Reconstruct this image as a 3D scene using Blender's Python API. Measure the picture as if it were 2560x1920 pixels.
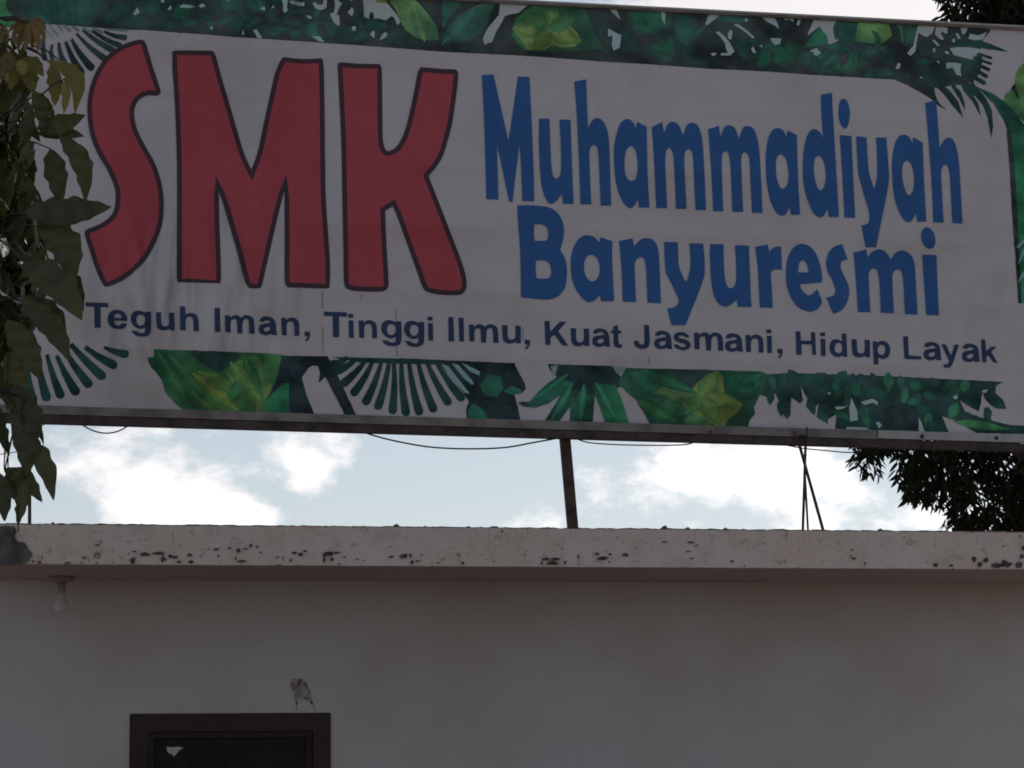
import bpy, bmesh, math, random
import numpy as np
from mathutils import Vector, Matrix, noise
from mathutils.geometry import tessellate_polygon

random.seed(7)
S = bpy.context.scene
C = S.collection
for o in list(bpy.data.objects):
    bpy.data.objects.remove(o, do_unlink=True)

# ------------------------------------------------------------------ camera
HEAD, PITCH, ROLL, FPX = math.radians(11.0), math.radians(8.66), math.radians(-0.6), 6500.0
CAM = Vector((0.0, 0.0, 1.6))
_f = Vector((math.sin(HEAD)*math.cos(PITCH), math.cos(HEAD)*math.cos(PITCH), math.sin(PITCH)))
_r0 = Vector((math.cos(HEAD), -math.sin(HEAD), 0.0))
_u0 = _r0.cross(_f)
_r = _r0*math.cos(ROLL) + _u0*math.sin(ROLL)
_u = -_r0*math.sin(ROLL) + _u0*math.cos(ROLL)
cd = bpy.data.cameras.new('camera')
cd.sensor_width = 36.0
cd.lens = FPX/2560.0*36.0
cd.clip_start, cd.clip_end = 0.1, 3000.0
cam = bpy.data.objects.new('camera', cd)
C.objects.link(cam)
m3 = Matrix((_r, _u, -_f)).transposed()
cam.matrix_world = Matrix.Translation(CAM) @ m3.to_4x4()
S.camera = cam

def ray(px, py):
    return (_f*FPX + _r*(px-1280.0) + _u*(960.0-py)).normalized()
def on_y(px, py, Y):                       # where the sight line meets the upright plane y = Y
    d = ray(px, py); return CAM + d*((Y-CAM.y)/d.y)
def on_z(px, py, Z):
    d = ray(px, py); return CAM + d*((Z-CAM.z)/d.z)
def at(px, py, dist):
    return CAM + ray(px, py)*dist
def proj(p):
    q = p-CAM; w = q.dot(_f)
    return 1280+FPX*q.dot(_r)/w, 960-FPX*q.dot(_u)/w

# ------------------------------------------------------------------ sky, sun, exposure
SUN_AZ, SUN_EL = math.radians(30.0), math.radians(50.0)
w = bpy.data.worlds.new('World'); S.world = w; w.use_nodes = True
nt = w.node_tree; nt.nodes.clear()
N = nt.nodes.new; L = nt.links.new
out = N('ShaderNodeOutputWorld'); bg = N('ShaderNodeBackground'); bg.inputs['Strength'].default_value = 0.15
sky = N('ShaderNodeTexSky'); sky.sky_type = 'NISHITA'; sky.sun_disc = False
sky.sun_elevation = SUN_EL; sky.sun_rotation = SUN_AZ
sky.air_density = 1.0; sky.dust_density = 1.2; sky.ozone_density = 1.0
tc = N('ShaderNodeTexCoord')
def wmath(op, a, b=None, c=None, clamp=False):
    n = N('ShaderNodeMath'); n.operation = op; n.use_clamp = clamp
    for i, v in enumerate((a, b, c)):
        if v is None: continue
        if isinstance(v, (int, float)): n.inputs[i].default_value = v
        else: L(v, n.inputs[i])
    return n.outputs[0]
mp = N('ShaderNodeMapping'); mp.inputs['Scale'].default_value = (1.0, 1.0, 1.7)
mp.inputs['Location'].default_value = (0.37, 0.11, 0.2)
L(tc.outputs['Generated'], mp.inputs['Vector'])
def wnoise(scale, detail, rough):
    n = N('ShaderNodeTexNoise'); n.inputs['Scale'].default_value = scale
    n.inputs['Detail'].default_value = detail; n.inputs['Roughness'].default_value = rough
    L(mp.outputs[0], n.inputs['Vector']); return n.outputs['Fac']
dens = wnoise(17.0, 6.0, 0.62)
for (cx, cy, rad, amp) in [(440, 1345, 0.034, .42), (610, 1350, 0.022, .34), (260, 1080, 0.034, .26), (775, 1195, 0.012, .20), (900, 1290, 0.010, .16), (1860, 1200, 0.048, .24), (1250, 1200, 0.06, -.16), (2000, 0, 0.12, .30)]:
    c = ray(cx, cy)
    vm = N('ShaderNodeVectorMath'); vm.operation = 'DISTANCE'; vm.inputs[1].default_value = c
    L(tc.outputs['Generated'], vm.inputs[0])
    fall = wmath('SUBTRACT', 1.0, wmath('DIVIDE', vm.outputs['Value'], rad), clamp=True)
    dens = wmath('ADD', dens, wmath('MULTIPLY', wmath('SMOOTH_MIN', fall, 0.6, 0.3), amp))
cr = N('ShaderNodeMapRange'); cr.interpolation_type = 'SMOOTHSTEP'
cr.inputs['From Min'].default_value = 0.50; cr.inputs['From Max'].default_value = 0.68
L(dens, cr.inputs['Value'])
bw = N('ShaderNodeRGBToBW'); L(sky.outputs[0], bw.inputs[0])
cl = N('ShaderNodeVectorMath'); cl.operation = 'SCALE'; cl.inputs[0].default_value = (1.02, 0.985, 0.985)
L(wmath('MULTIPLY', bw.outputs[0], 1.62), cl.inputs['Scale'])
veil = N('ShaderNodeVectorMath'); veil.operation = 'SCALE'; veil.inputs[0].default_value = (0.90, 1.0, 1.09)
L(wmath('MULTIPLY', bw.outputs[0], 1.0), veil.inputs['Scale'])
mv = N('ShaderNodeMix'); mv.data_type = 'RGBA'; mv.inputs[0].default_value = 0.55
L(sky.outputs[0], mv.inputs[6]); L(veil.outputs[0], mv.inputs[7])
mx = N('ShaderNodeMix'); mx.data_type = 'RGBA'
L(cr.outputs[0], mx.inputs[0]); L(mv.outputs[2], mx.inputs[6]); L(cl.outputs[0], mx.inputs[7])
L(mx.outputs[2], bg.inputs['Color']); L(bg.outputs[0], out.inputs[0])

sl = bpy.data.lights.new('sun', 'SUN'); sl.energy = 1.2; sl.angle = math.radians(12.0); sl.color = (1.0, 0.94, 0.86)
sun = bpy.data.objects.new('sun', sl); C.objects.link(sun)
svec = Vector((math.sin(SUN_AZ)*math.cos(SUN_EL), math.cos(SUN_AZ)*math.cos(SUN_EL), math.sin(SUN_EL)))
sun.rotation_euler = svec.to_track_quat('Z', 'Y').to_euler(); sun.location = (0, 60, 60)
S.view_settings.view_transform = 'Standard'; S.view_settings.look = 'None'
S.view_settings.exposure = -0.72; S.view_settings.gamma = 1.0
S.view_settings.use_curve_mapping = False
S.cycles.max_bounces = 4
S.cycles.filter_width = 1.8

# ------------------------------------------------------------------ materials
def lin(c):
    return tuple(((v/255.0)/12.92 if v/255.0 <= .04045 else ((v/255.0+.055)/1.055)**2.4) for v in c)
WHITE = lin((100, 93, 98))
def ink(r, g, b):                              # print colour relative to the white vinyl (reflectance 0.78)
    l = lin((r, g, b)); return tuple(min(.85, .78*a/k) for a, k in zip(l, WHITE))

def new_mat(name, rough=0.7, spec=0.3):
    m = bpy.data.materials.new(name); m.use_nodes = True
    b = m.node_tree.nodes['Principled BSDF']
    b.inputs['Roughness'].default_value = rough
    b.inputs['Specular IOR Level'].default_value = spec
    return m, m.node_tree, b
def nd(t, typ, **kw):
    n = t.nodes.new(typ)
    for k, v in kw.items():
        if k in n.inputs: n.inputs[k].default_value = v
        else: setattr(n, k, v)
    return n
def mixc(t, fac, a, b, mode='MIX'):
    n = t.nodes.new('ShaderNodeMix'); n.data_type = 'RGBA'; n.blend_type = mode
    for i, v in ((0, fac), (6, a), (7, b)):
        if isinstance(v, (int, float)): n.inputs[i].default_value = v
        elif isinstance(v, tuple): n.inputs[i].default_value = v+(1.0,) if len(v) == 3 else v
        else: t.links.new(v, n.inputs[i])
    return n.outputs[2]
def tmath(t, op, a, b=None, clamp=False):
    n = t.nodes.new('ShaderNodeMath'); n.operation = op; n.use_clamp = clamp
    for i, v in enumerate((a, b)):
        if v is None: continue
        if isinstance(v, (int, float)): n.inputs[i].default_value = v
        else: t.links.new(v, n.inputs[i])
    return n.outputs[0]
def pnoise(t, scale, detail=4.0, rough=.55, stretch=(1, 1, 1), rot=(0, 0, 0), loc=(0, 0, 0)):
    g = t.nodes.new('ShaderNodeNewGeometry'); m = t.nodes.new('ShaderNodeMapping')
    m.inputs['Scale'].default_value = stretch; m.inputs['Rotation'].default_value = rot; m.inputs['Location'].default_value = loc
    t.links.new(g.outputs['Position'], m.inputs[0])
    n = t.nodes.new('ShaderNodeTexNoise'); n.inputs['Scale'].default_value = scale
    n.inputs['Detail'].default_value = detail; n.inputs['Roughness'].default_value = rough
    t.links.new(m.outputs[0], n.inputs['Vector']); return n.outputs['Fac']
def rng(t, v, a, b, c=0.0, d=1.0, smooth=True):
    n = t.nodes.new('ShaderNodeMapRange'); n.interpolation_type = 'SMOOTHSTEP' if smooth else 'LINEAR'
    for k, x in zip(('From Min', 'From Max', 'To Min', 'To Max'), (a, b, c, d)): n.inputs[k].default_value = x
    t.links.new(v, n.inputs['Value']); return n.outputs[0]
def bump(t, b, h, strength, dist):
    n = t.nodes.new('ShaderNodeBump'); n.inputs['Strength'].default_value = strength; n.inputs['Distance'].default_value = dist
    t.links.new(h, n.inputs['Height']); t.links.new(n.outputs[0], b.inputs['Normal'])

def plain(name, col, rough=.7, var=.25, scale=6.0, spec=.3, bmp=.0):
    m, t, b = new_mat(name, rough, spec)
    n = pnoise(t, scale, 5)
    c = mixc(t, rng(t, n, .3, .7), tuple(v*(1-var) for v in col), tuple(min(1, v*(1+var)) for v in col))
    t.links.new(c, b.inputs['Base Color'])
    if bmp: bump(t, b, n, bmp, .02)
    return m
def wrinkles(t):                               # slack vinyl: broad billows, diagonal folds in one corner, the battens behind
    a = pnoise(t, .55, 2, .5, stretch=(1, 1, 1.6))
    g = t.nodes.new('ShaderNodeNewGeometry')
    d = t.nodes.new('ShaderNodeVectorMath'); d.operation = 'DISTANCE'; d.inputs[1].default_value = FOLD
    t.links.new(g.outputs['Position'], d.inputs[0])
    mask = rng(t, d.outputs['Value'], .15, 1.25, 1.0, 0.0)
    f = pnoise(t, 3.1, 2, .45, stretch=(1.0, 1.0, .28), rot=(0, math.radians(-30), 0))
    s = t.nodes.new('ShaderNodeSeparateXYZ'); t.links.new(g.outputs['Position'], s.inputs[0])
    bars = tmath(t, 'SINE', tmath(t, 'MULTIPLY', s.outputs['Z'], 2*math.pi/1.05))
    bars = tmath(t, 'MULTIPLY', tmath(t, 'POWER', tmath(t, 'ABSOLUTE', bars), 14.0), .03)
    return tmath(t, 'ADD', tmath(t, 'ADD', tmath(t, 'MULTIPLY', a, 1.0), tmath(t, 'MULTIPLY', tmath(t, 'MULTIPLY', f, mask), 1.9)), bars)

# ------------------------------------------------------------------ place: heights and planes (metres)
Z_EAVE = 3.25
Y_F = on_z(1280, 1417, Z_EAVE).y               # front of the roof slab
Z_TOP = on_y(1280, 1318, Y_F).z                # top of the roof slab
Y_W = on_z(1280, 1454, Z_EAVE).y               # face of the wall under the eave
Y_S = Y_F + .40                                # face of the vinyl banner
FOLD = on_y(470, 760, Y_S)

def obj(name, me, mat=None, parent=None):
    o = bpy.data.objects.new(name, me); C.objects.link(o)
    if mat: 
        if len(me.materials) == 0: me.materials.append(mat)
    if parent: o.parent = parent
    return o
def mesh(name, verts, faces, smooth=False):
    me = bpy.data.meshes.new(name); me.from_pydata([tuple(v) for v in verts], [], faces); me.update()
    if smooth:
        for p in me.polygons: p.use_smooth = True
    return me
def tag(o, label, cat, group=None):
    o['label'] = label; o['category'] = cat
    if group: o['group'] = group
    return o
def kind(o, k): o['kind'] = k; return o
def empty(name, loc=(0, 0, 0)):
    o = bpy.data.objects.new(name, None); C.objects.link(o); o.location = loc; o.empty_display_size = .2
    return o
def adopt(child, parent):                      # parent without moving (parents are only ever translated)
    child.parent = parent; child.matrix_parent_inverse = Matrix.Translation(-parent.location)
    return child
def box(x0, x1, y0, y1, z0, z1):
    v = [(x0,y0,z0),(x1,y0,z0),(x1,y1,z0),(x0,y1,z0),(x0,y0,z1),(x1,y0,z1),(x1,y1,z1),(x0,y1,z1)]
    f = [(0,3,2,1),(4,5,6,7),(0,1,5,4),(1,2,6,5),(2,3,7,6),(3,0,4,7)]
    return v, f
def join(parts):
    V, F = [], []
    for v, f in parts:
        k = len(V); V += list(v); F += [tuple(i+k for i in q) for q in f]
    return V, F
def tube(pts, rad, n=8, cap=True):
    pts = [Vector(p) for p in pts]; rads = rad if isinstance(rad, (list, tuple)) else [rad]*len(pts)
    V, F = [], []; prev = None
    for i, p in enumerate(pts):
        d = (pts[min(i+1, len(pts)-1)]-pts[max(i-1, 0)]).normalized()
        a = d.cross(Vector((0, 0, 1)) if abs(d.z) < .9 else Vector((0, 1, 0))).normalized() if prev is None else (prev-d*prev.dot(d)).normalized()
        prev = a; b = d.cross(a)
        for k in range(n):
            t = 2*math.pi*k/n; V.append(p+(a*math.cos(t)+b*math.sin(t))*rads[i])
    for i in range(len(pts)-1):
        for k in range(n):
            F.append((i*n+k, i*n+(k+1) % n, (i+1)*n+(k+1) % n, (i+1)*n+k))
    if cap: F.append(tuple(range(n))[::-1]); F.append(tuple((len(pts)-1)*n+k for k in range(n)))
    return V, F
def beam(a, b, wx, wy):                        # square bar from a to b
    a, b = Vector(a), Vector(b); d = (b-a).normalized()
    s = d.cross(Vector((0, 1, 0))).normalized(); q = s.cross(d).normalized()
    V = []
    for p in (a, b):
        for i, j in ((-1,-1),(1,-1),(1,1),(-1,1)): V.append(p+s*wx/2*i+q*wy/2*j)
    return V, [(0,1,2,3),(7,6,5,4),(0,4,5,1),(1,5,6,2),(2,6,7,3),(3,7,4,0)]
def extrude_px(poly, y0, y1):                  # outline read on the plane y0, given depth back to y1
    P = [on_y(x, y, y0) for x, y in poly]; n = len(P)
    V = P+[Vector((p.x, y1, p.z)) for p in P]
    tri = tessellate_polygon([P])
    F = [tuple(t) for t in tri]+[tuple(i+n for i in t[::-1]) for t in tri]
    F += [(i, (i+1) % n, (i+1) % n+n, i+n) for i in range(n)]
    me = mesh('m', V, F); bm = bmesh.new(); bm.from_mesh(me); bmesh.ops.recalc_face_normals(bm, faces=bm.faces); bm.to_mesh(me); bm.free()
    return me

# ------------------------------------------------------------------ ground
mg, t, b = new_mat('ground_dust', .95, .1)
c = mixc(t, rng(t, pnoise(t, .35, 8), .35, .65), (.29, .21, .165), (.40, .315, .255))
c = mixc(t, rng(t, pnoise(t, 9, 4), .4, .7, 0, .5), c, (.13, .115, .10))
t.links.new(c, b.inputs['Base Color'])
G = []
for i in range(41):
    for j in range(41):
        x, y = (i-20)*30.0, (j-20)*30.0
        G.append((x, y, 0.0))
kind(obj('ground', mesh('ground', G, [(i*41+j, (i+1)*41+j, (i+1)*41+j+1, i*41+j+1) for i in range(40) for j in range(40)]), mg), 'structure')

# ------------------------------------------------------------------ building
# plaster
mw, t, b = new_mat('wall_plaster', .88, .15)
c = mixc(t, rng(t, pnoise(t, .9, 5), .35, .65), (.64, .58, .55), (.68, .655, .645))
c = mixc(t, rng(t, pnoise(t, 3.2, 7, .65), .52, .75, 0, .22), c, (.50, .47, .45))
c = mixc(t, rng(t, pnoise(t, 2.0, 6, .6, stretch=(2.2, 1, .25)), .58, .8, 0, .14), c, (.44, .42, .40))
t.links.new(c, b.inputs['Base Color'])
bump(t, b, pnoise(t, 26, 6, .6), .25, .006)
# roof slab: old off-white paint, mossy top edge, drips, hairline flaking
mf, t, b = new_mat('fascia_paint', .85, .15)
g = t.nodes.new('ShaderNodeNewGeometry'); s = t.nodes.new('ShaderNodeSeparateXYZ'); t.links.new(g.outputs['Position'], s.inputs[0])
zz = s.outputs['Z']
c = mixc(t, rng(t, pnoise(t, 1.7, 6), .35, .65), (.84, .69, .60), (.87, .76, .68))
c = mixc(t, rng(t, pnoise(t, 5, 6, .65), .47, .70, 0, .4), c, (.56, .45, .37))
c = mixc(t, rng(t, pnoise(t, 11, 8, .7, stretch=(1, 1, 1.8)), .56, .66, 0, .5), c, (.36, .31, .275))
drip = rng(t, pnoise(t, 5.0, 6, .7, stretch=(6, 6, .55)), .57, .70)
drip = tmath(t, 'MULTIPLY', drip, rng(t, zz, Z_TOP-.22, Z_TOP-.02))
c = mixc(t, tmath(t, 'MULTIPLY', drip, .55), c, (.20, .165, .145))
low = rng(t, zz, Z_EAVE+.17, Z_EAVE+.03)
fl = tmath(t, 'MULTIPLY', rng(t, pnoise(t, 14, 9, .68), .57, .63), low)
fl = tmath(t, 'MULTIPLY', fl, rng(t, pnoise(t, 1.3, 3), .48, .60))
c = mixc(t, tmath(t, 'MULTIPLY', fl, .85), c, (.10, .085, .08))
edge = tmath(t, 'SUBTRACT', zz, tmath(t, 'MULTIPLY', pnoise(t, 9, 6, .7, stretch=(1, 1, 0)), .022))
c = mixc(t, rng(t, edge, Z_TOP-.022, Z_TOP-.016, 0, .85), c, (.075, .058, .055))
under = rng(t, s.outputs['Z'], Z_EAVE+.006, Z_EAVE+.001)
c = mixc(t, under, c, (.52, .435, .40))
t.links.new(c, b.inputs['Base Color'])
bump(t, b, pnoise(t, 19, 8, .65), .5, .008)
m_conc = plain('bare_concrete', (.16, .145, .135), .95, .45, 7, .1, .6)
m_chip = plain('exposed_mortar', (.12, .10, .092), .95, .5, 30, .1, .4)
m_rim = plain('flaked_paint_rim', (.30, .27, .25), .95, .3, 30, .1)
m_frame = plain('maroon_window_paint', (.042, .016, .021), .5, .15, 8, .4)
m_scar = None

XL, XR = on_y(-34, 1360, Y_F).x, on_y(2900, 1360, Y_F).x
bld = empty('building', ((XL+XR)/2, Y_W, 0))
tag(bld, 'single-storey building with flat concrete roof slab and pale plastered wall below the billboard', 'building')

# wall with a window opening
wl, wr = on_y(324, 1850, Y_W).x, on_y(827, 1850, Y_W).x
wt = on_y(576, 1783, Y_W).z; wb = wt-1.35
xa, xb = XL-.30, XR+.0
WY = Y_W+.18
def wallmesh():
    xs, zs = [xa, wl, wr, xb], [0.0, wb, wt, Z_EAVE]
    V, F = [], []
    for y in (Y_W, WY):
        for z in zs:
            for x in xs: V.append((x, y, z))
    for i in range(3):
        for j in range(3):
            if i == 1 and j == 1: continue
            a = j*4+i; F.append((a, a+1, a+5, a+4)); F.append((a+16, a+20, a+21, a+17))
    F += [(5, 21, 22, 6), (9, 10, 26, 25), (5, 9, 25, 21), (6, 22, 26, 10)]
    F += [(0, 4, 20, 16), (4, 8, 24, 20), (8, 12, 28, 24), (3, 19, 23, 7), (7, 23, 27, 11), (11, 27, 31, 15)]
    return mesh('wall', V, F)
wall = adopt(obj('wall', wallmesh(), mw), bld)
for k, (x0, x1, y0, y1) in enumerate([(xa, xa+.18, WY, Y_W+8), (xb-.18, xb, WY, Y_W+8), (xa+.18, xb-.18, Y_W+7.82, Y_W+8)]):
    adopt(obj('wall', mesh('wall', *box(x0, x1, y0, y1, 0, Z_EAVE)), mw), bld)

# roof slab with uneven top and bottom edges
nseg = 520; V, F = [], []
for i in range(nseg+1):
    x = XL+(XR-XL)*i/nseg
    a = noise.noise(Vector((x*9, 3.1, 0)))*.006+noise.noise(Vector((x*31, 7.7, 0)))*.005
    k = noise.noise(Vector((x*14, 1.7, 5)))
    a += max(0, k-.42)*.11
    bz = noise.noise(Vector((x*6, 9.1, 0)))*.004+max(0, noise.noise(Vector((x*17, 4.4, 2)))-.4)*.02
    fy = noise.noise(Vector((x*2.2, 0, 3)))*.006
    sl_ = (x-XL)*0.0
    V += [(x, Y_F+fy, Z_EAVE+bz+sl_), (x, Y_F+fy+.006, Z_TOP+a), (x, Y_F+.10, Z_TOP+a*.5), (x, Y_W+8.3, Z_TOP), (x, Y_W+8.3, Z_EAVE), (x, Y_F+.05, Z_EAVE)]
for i in range(nseg):
    for k in range(6): F.append((i*6+k, (i+1)*6+k, (i+1)*6+(k+1) % 6, i*6+(k+1) % 6))
F += [tuple(range(6)), tuple(nseg*6+k for k in range(6))[::-1]]
me = mesh('roof', V, F); bm = bmesh.new(); bm.from_mesh(me); bmesh.ops.recalc_face_normals(bm, faces=bm.faces); bm.to_mesh(me); bm.free()
roof = adopt(obj('roof', me, mf), bld)

# bare corner and paint chips on the slab edge (flat scabs of exposed mortar)
def sheet(name, contours_px, Y, off, mat, parent):
    P = [[on_y(x, y, Y)-Vector((0, off, 0)) for x, y in c] for c in contours_px]
    tri = tessellate_polygon(P); V = [p for c in P for p in c]
    me = mesh(name, V, [tuple(q) for q in tri])
    for p in me.polygons:
        if p.normal.y > 0: p.flip()
    return adopt(obj(name, me, mat), parent)
def rough_poly(pts, amp, seed):
    out = []; rr = random.Random(seed); n = len(pts)
    for i in range(n):
        a, b = pts[i], pts[(i+1) % n]; L_ = math.hypot(b[0]-a[0], b[1]-a[1]); k = max(1, int(L_/5))
        for j in range(k):
            u = j/k; out.append((a[0]+(b[0]-a[0])*u+rr.uniform(-amp, amp), a[1]+(b[1]-a[1])*u+rr.uniform(-amp, amp)))
    return out
z7 = lambda pts, ox, oy, s: [(ox+x/s, oy+y/s) for x, y in pts]
sheet('bare_patch', [rough_poly(z7([(-100,195),(110,175),(250,185),(290,260),(250,350),(300,440),(430,465),(480,560),(560,640),(550,700),(470,800),(425,850),(-225,850),(-225,200)], 0, 1290, 6.9125), .7, 3)], Y_F, .012, m_conc, roof)
def chip(cx, cy, w_, h_, seed, mat=m_chip, off=.012, sc=1.0):
    rr = random.Random(seed); n = 13; pts = []
    for i in range(n):
        a = 2*math.pi*i/n; r = rr.uniform(.45, 1.0)*sc
        pts.append((cx+math.cos(a)*w_/2*r, cy+math.sin(a)*h_/2*r))
    sheet('paint_chip', [pts], Y_F, off, mat, roof)
CH = []
for ox, oy, lst in ((0, 1240, [(1250,505,120,45),(1370,495,140,38),(1410,545,55,75),(1145,560,70,75),(1165,482,55,25),(1470,520,45,35),(1510,530,60,40),(1545,570,60,35),(1640,512,60,45),(1650,570,60,45),(840,425,55,22),(868,395,14,40),(365,525,28,22),(285,565,30,32),(345,570,34,26),(600,578,38,16),(705,575,40,18),(1735,520,16,26),(1800,460,32,18),(1865,460,60,30),(1980,450,42,22),(2060,470,46,55),(2165,430,40,46),(2120,455,60,18),(2085,565,110,26),(2035,540,22,40),(1885,520,26,30),(1110,497,20,20),(975,572,30,14)]),
                    (640, 1240, [(10,440,34,28),(40,490,34,18),(185,530,60,16),(235,540,16,50),(200,602,60,18),(330,490,60,28),(385,505,52,36),(420,475,46,22),(300,555,30,40),(620,500,130,60),(590,545,36,90),(700,490,90,26),(655,550,40,46),(765,528,36,22),(720,588,42,16),(870,548,62,10),(930,560,40,12),(1165,525,60,26),(1270,520,110,60),(1335,515,34,46),(1345,575,50,50),(1395,562,60,20),(1430,510,30,18),(1620,542,22,14),(1575,578,46,12),(1785,580,50,26),(2055,565,18,18),(2065,438,18,14),(2125,305,24,30),(960,292,18,14)]),
                    (1280, 1240, [(290,545,90,36),(380,545,110,34),(455,575,26,50),(350,580,150,44),(255,580,30,40),(125,475,16,14),(110,505,36,12),(432,458,16,26),(572,520,22,60),(730,500,62,26),(790,540,130,40),(845,505,40,26),(840,570,30,20),(1320,398,60,18),(1540,400,110,22),(1590,430,40,20),(1525,480,70,14),(1550,540,34,22),(1900,565,46,28),(2005,602,24,20),(1070,450,18,18),(980,510,80,30),(910,360,40,10)]),
                    (1920, 1240, [(725,468,46,12),(735,540,52,30),(710,520,24,20),(835,585,16,50),(1372,575,16,16),(1445,595,60,50),(1580,600,55,26),(1590,635,42,18),(1780,545,50,70),(1830,590,60,60),(1880,555,60,50),(1960,600,140,70),(2060,590,130,90),(2160,590,90,80),(2190,520,50,60),(2200,450,30,60),(2028,435,20,22),(2175,350,20,30),(190,495,16,12),(270,470,16,12),(1170,358,30,12)])):
    for (x, y, w_, h_) in lst: CH.append((ox+x/3.456, oy+y/3.456, w_/3.456, h_/3.456))
for i, (x, y, w_, h_) in enumerate(CH):
    chip(x, y, max(2.2, w_), max(2.0, h_), i)

# scuffed plaster above the window
ms, t, b = new_mat('plaster_scar', .95, .1)
c = mixc(t, rng(t, pnoise(t, 22, 6, .65), .38, .62), (.27, .225, .185), (.50, .46, .42))
t.links.new(c, b.inputs['Base Color'])
mk = plain('dark_scuff', (.11, .095, .085), .9, .5, 25)
zz_ = lambda pts: [(260+x/3.456, 1640+y/3.456) for x, y in pts]
sheet('plaster_scar', [rough_poly(zz_([(1630,190),(1700,195),(1750,230),(1775,290),(1790,350),(1805,400),(1780,400),(1730,375),(1690,375),(1665,400),(1650,380),(1635,320),(1610,250)]), .8, 5)], Y_W, .003, ms, wall)
for pts in ([(1680,225),(1705,195),(1715,205),(1695,225),(1690,255),(1678,250)], [(1655,400),(1672,395),(1670,425),(1658,425)], [(1780,390),(1808,405),(1800,425),(1785,412)], [(1735,235),(1750,240),(1750,265),(1738,258)], [(1662,430),(1665,430),(1668,470),(1664,470)], [(1810,425),(1814,425),(1820,472),(1815,472)], [(1765,290),(1776,295),(1780,330),(1770,322)]):
    sheet('plaster_scar', [rough_poly(zz_(pts), .4, 9)], Y_W, .006, mk, wall)

# window: maroon timber frame, dark glass, a torn scrap of paper on the pane
win = adopt(empty('window', ((wl+wr)/2, Y_W, wb)), bld)
fw = .145
def wpart(name, v, f, mat):
    return adopt(obj(name, mesh(name, v, f), mat), win)
e = .004
# frame members stand 15 mm proud of the wall
for (x0, x1, z0, z1) in ((wl+e, wr-e, wt-fw, wt-e), (wl+e, wr-e, wb+e, wb+fw*.8), (wl+e, wl+fw, wb+fw*.8, wt-fw), (wr-fw, wr-e, wb+fw*.8, wt-fw)):
    wpart('frame', *box(x0, x1, Y_W-.018, Y_W+.10, z0, z1), m_frame)
sf = .05
m_sash = plain('dark_sash_paint', (.038, .024, .026), .5, .2, 8)
gx0, gx1, gz0, gz1 = wl+fw, wr-fw, wb+fw*.8, wt-fw
for (x0, x1, z0, z1) in ((gx0, gx1, gz1-sf, gz1), (gx0, gx1, gz0, gz0+sf), (gx0, gx0+sf, gz0+sf, gz1-sf), (gx1-sf, gx1, gz0+sf, gz1-sf)):
    wpart('sash', *box(x0, x1, Y_W+.03, Y_W+.08, z0, z1), m_sash)
mp_, t, b = new_mat('dusty_dark_glass', .55, .15)
t.links.new(mixc(t, rng(t, pnoise(t, 4, 6), .4, .7), (.022, .017, .016), (.036, .029, .026)), b.inputs['Base Color'])
wpart('pane', *box(gx0+sf, gx1-sf, Y_W+.05, Y_W+.056, gz0+sf, gz1-sf), mp_)
m_paper = plain('torn_paper', (.62, .66, .64), .9, .12, 20)
sheet('paper_scrap', [zz_([(540,785),(585,790),(640,783),(688,795),(650,815),(625,845),(603,870),(590,850),(555,835),(542,812)])], Y_W+.05, .004, m_paper, win)

# lamp under the eave
LP = on_z(155, 1441, Z_EAVE)
lamp = empty('ceiling_lamp', tuple(LP)); tag(lamp, 'unlit white bulb lamp on a round dark base under the eave', 'lamp')
def lathe(prof, n=24):
    V, F = [], []
    for r, z in prof:
        for k in range(n): V.append((r*math.cos(2*math.pi*k/n), r*math.sin(2*math.pi*k/n), z))
    for i in range(len(prof)-1):
        for k in range(n): F.append((i*n+k, i*n+(k+1) % n, (i+1)*n+(k+1) % n, (i+1)*n+k))
    return V, F
m_lb = plain('lamp_base_brown', (.33, .265, .25), .6, .2)
m_so = plain('lamp_socket', (.34, .30, .28), .5, .2)
m_bu, t, b = new_mat('frosted_bulb', .3, .5); b.inputs['Base Color'].default_value = (.62, .62, .61, 1)
for nm, prof, mt in (('base', [(.0, -.001), (.10, -.001), (.103, -.02), (.088, -.04), (.05, -.05), (.0, -.05)], m_lb),
                     ('socket', [(.0, -.05), (.032, -.05), (.034, -.11), (.028, -.13), (.0, -.13)], m_so),
                     ('bulb', [(.0, -.125), (.02, -.125), (.024, -.15), (.035, -.18), (.052, -.215), (.060, -.245), (.056, -.27), (.036, -.29), (.0, -.296)], m_bu)):
    v, f = lathe(prof); obj(nm, mesh(nm, v, f, True), mt, lamp)

# ------------------------------------------------------------------ billboard
def ink_mat(name, wash):
  m_ink, t, b = new_mat(name, .75, .05)
  at_ = t.nodes.new('ShaderNodeVertexColor'); at_.layer_name = 'ink'
  grime = rng(t, pnoise(t, 1.4, 6, .6, stretch=(1, 1, .6)), .42, .72, 0, .16)
  fine = rng(t, pnoise(t, 40, 3, .6), .3, .7, 0, .06)
  c = mixc(t, tmath(t, 'ADD', grime, fine), at_.outputs['Color'], (.30, .28, .27), 'MULTIPLY')
  if wash:                                     # uneven washes of the leaf print
    wn = rng(t, pnoise(t, 3.2, 4, .55, stretch=(1, 1, 1.3)), .3, .72, .42, 1.25)
    vm_ = t.nodes.new('ShaderNodeVectorMath'); vm_.operation = 'SCALE'; t.links.new(c, vm_.inputs[0]); t.links.new(wn, vm_.inputs['Scale'])
    c = mixc(t, rng(t, pnoise(t, 8, 4, .6, loc=(3, 1, 2)), .45, .75, 0, .45), vm_.outputs[0], ink(33, 44, 44))
  t.links.new(c, b.inputs['Base Color'])
  bump(t, b, wrinkles(t), 1.0, .26)
  return m_ink
m_ink = ink_mat('printed_vinyl', False); m_leafink = ink_mat('printed_leaf_ink', True)
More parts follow.
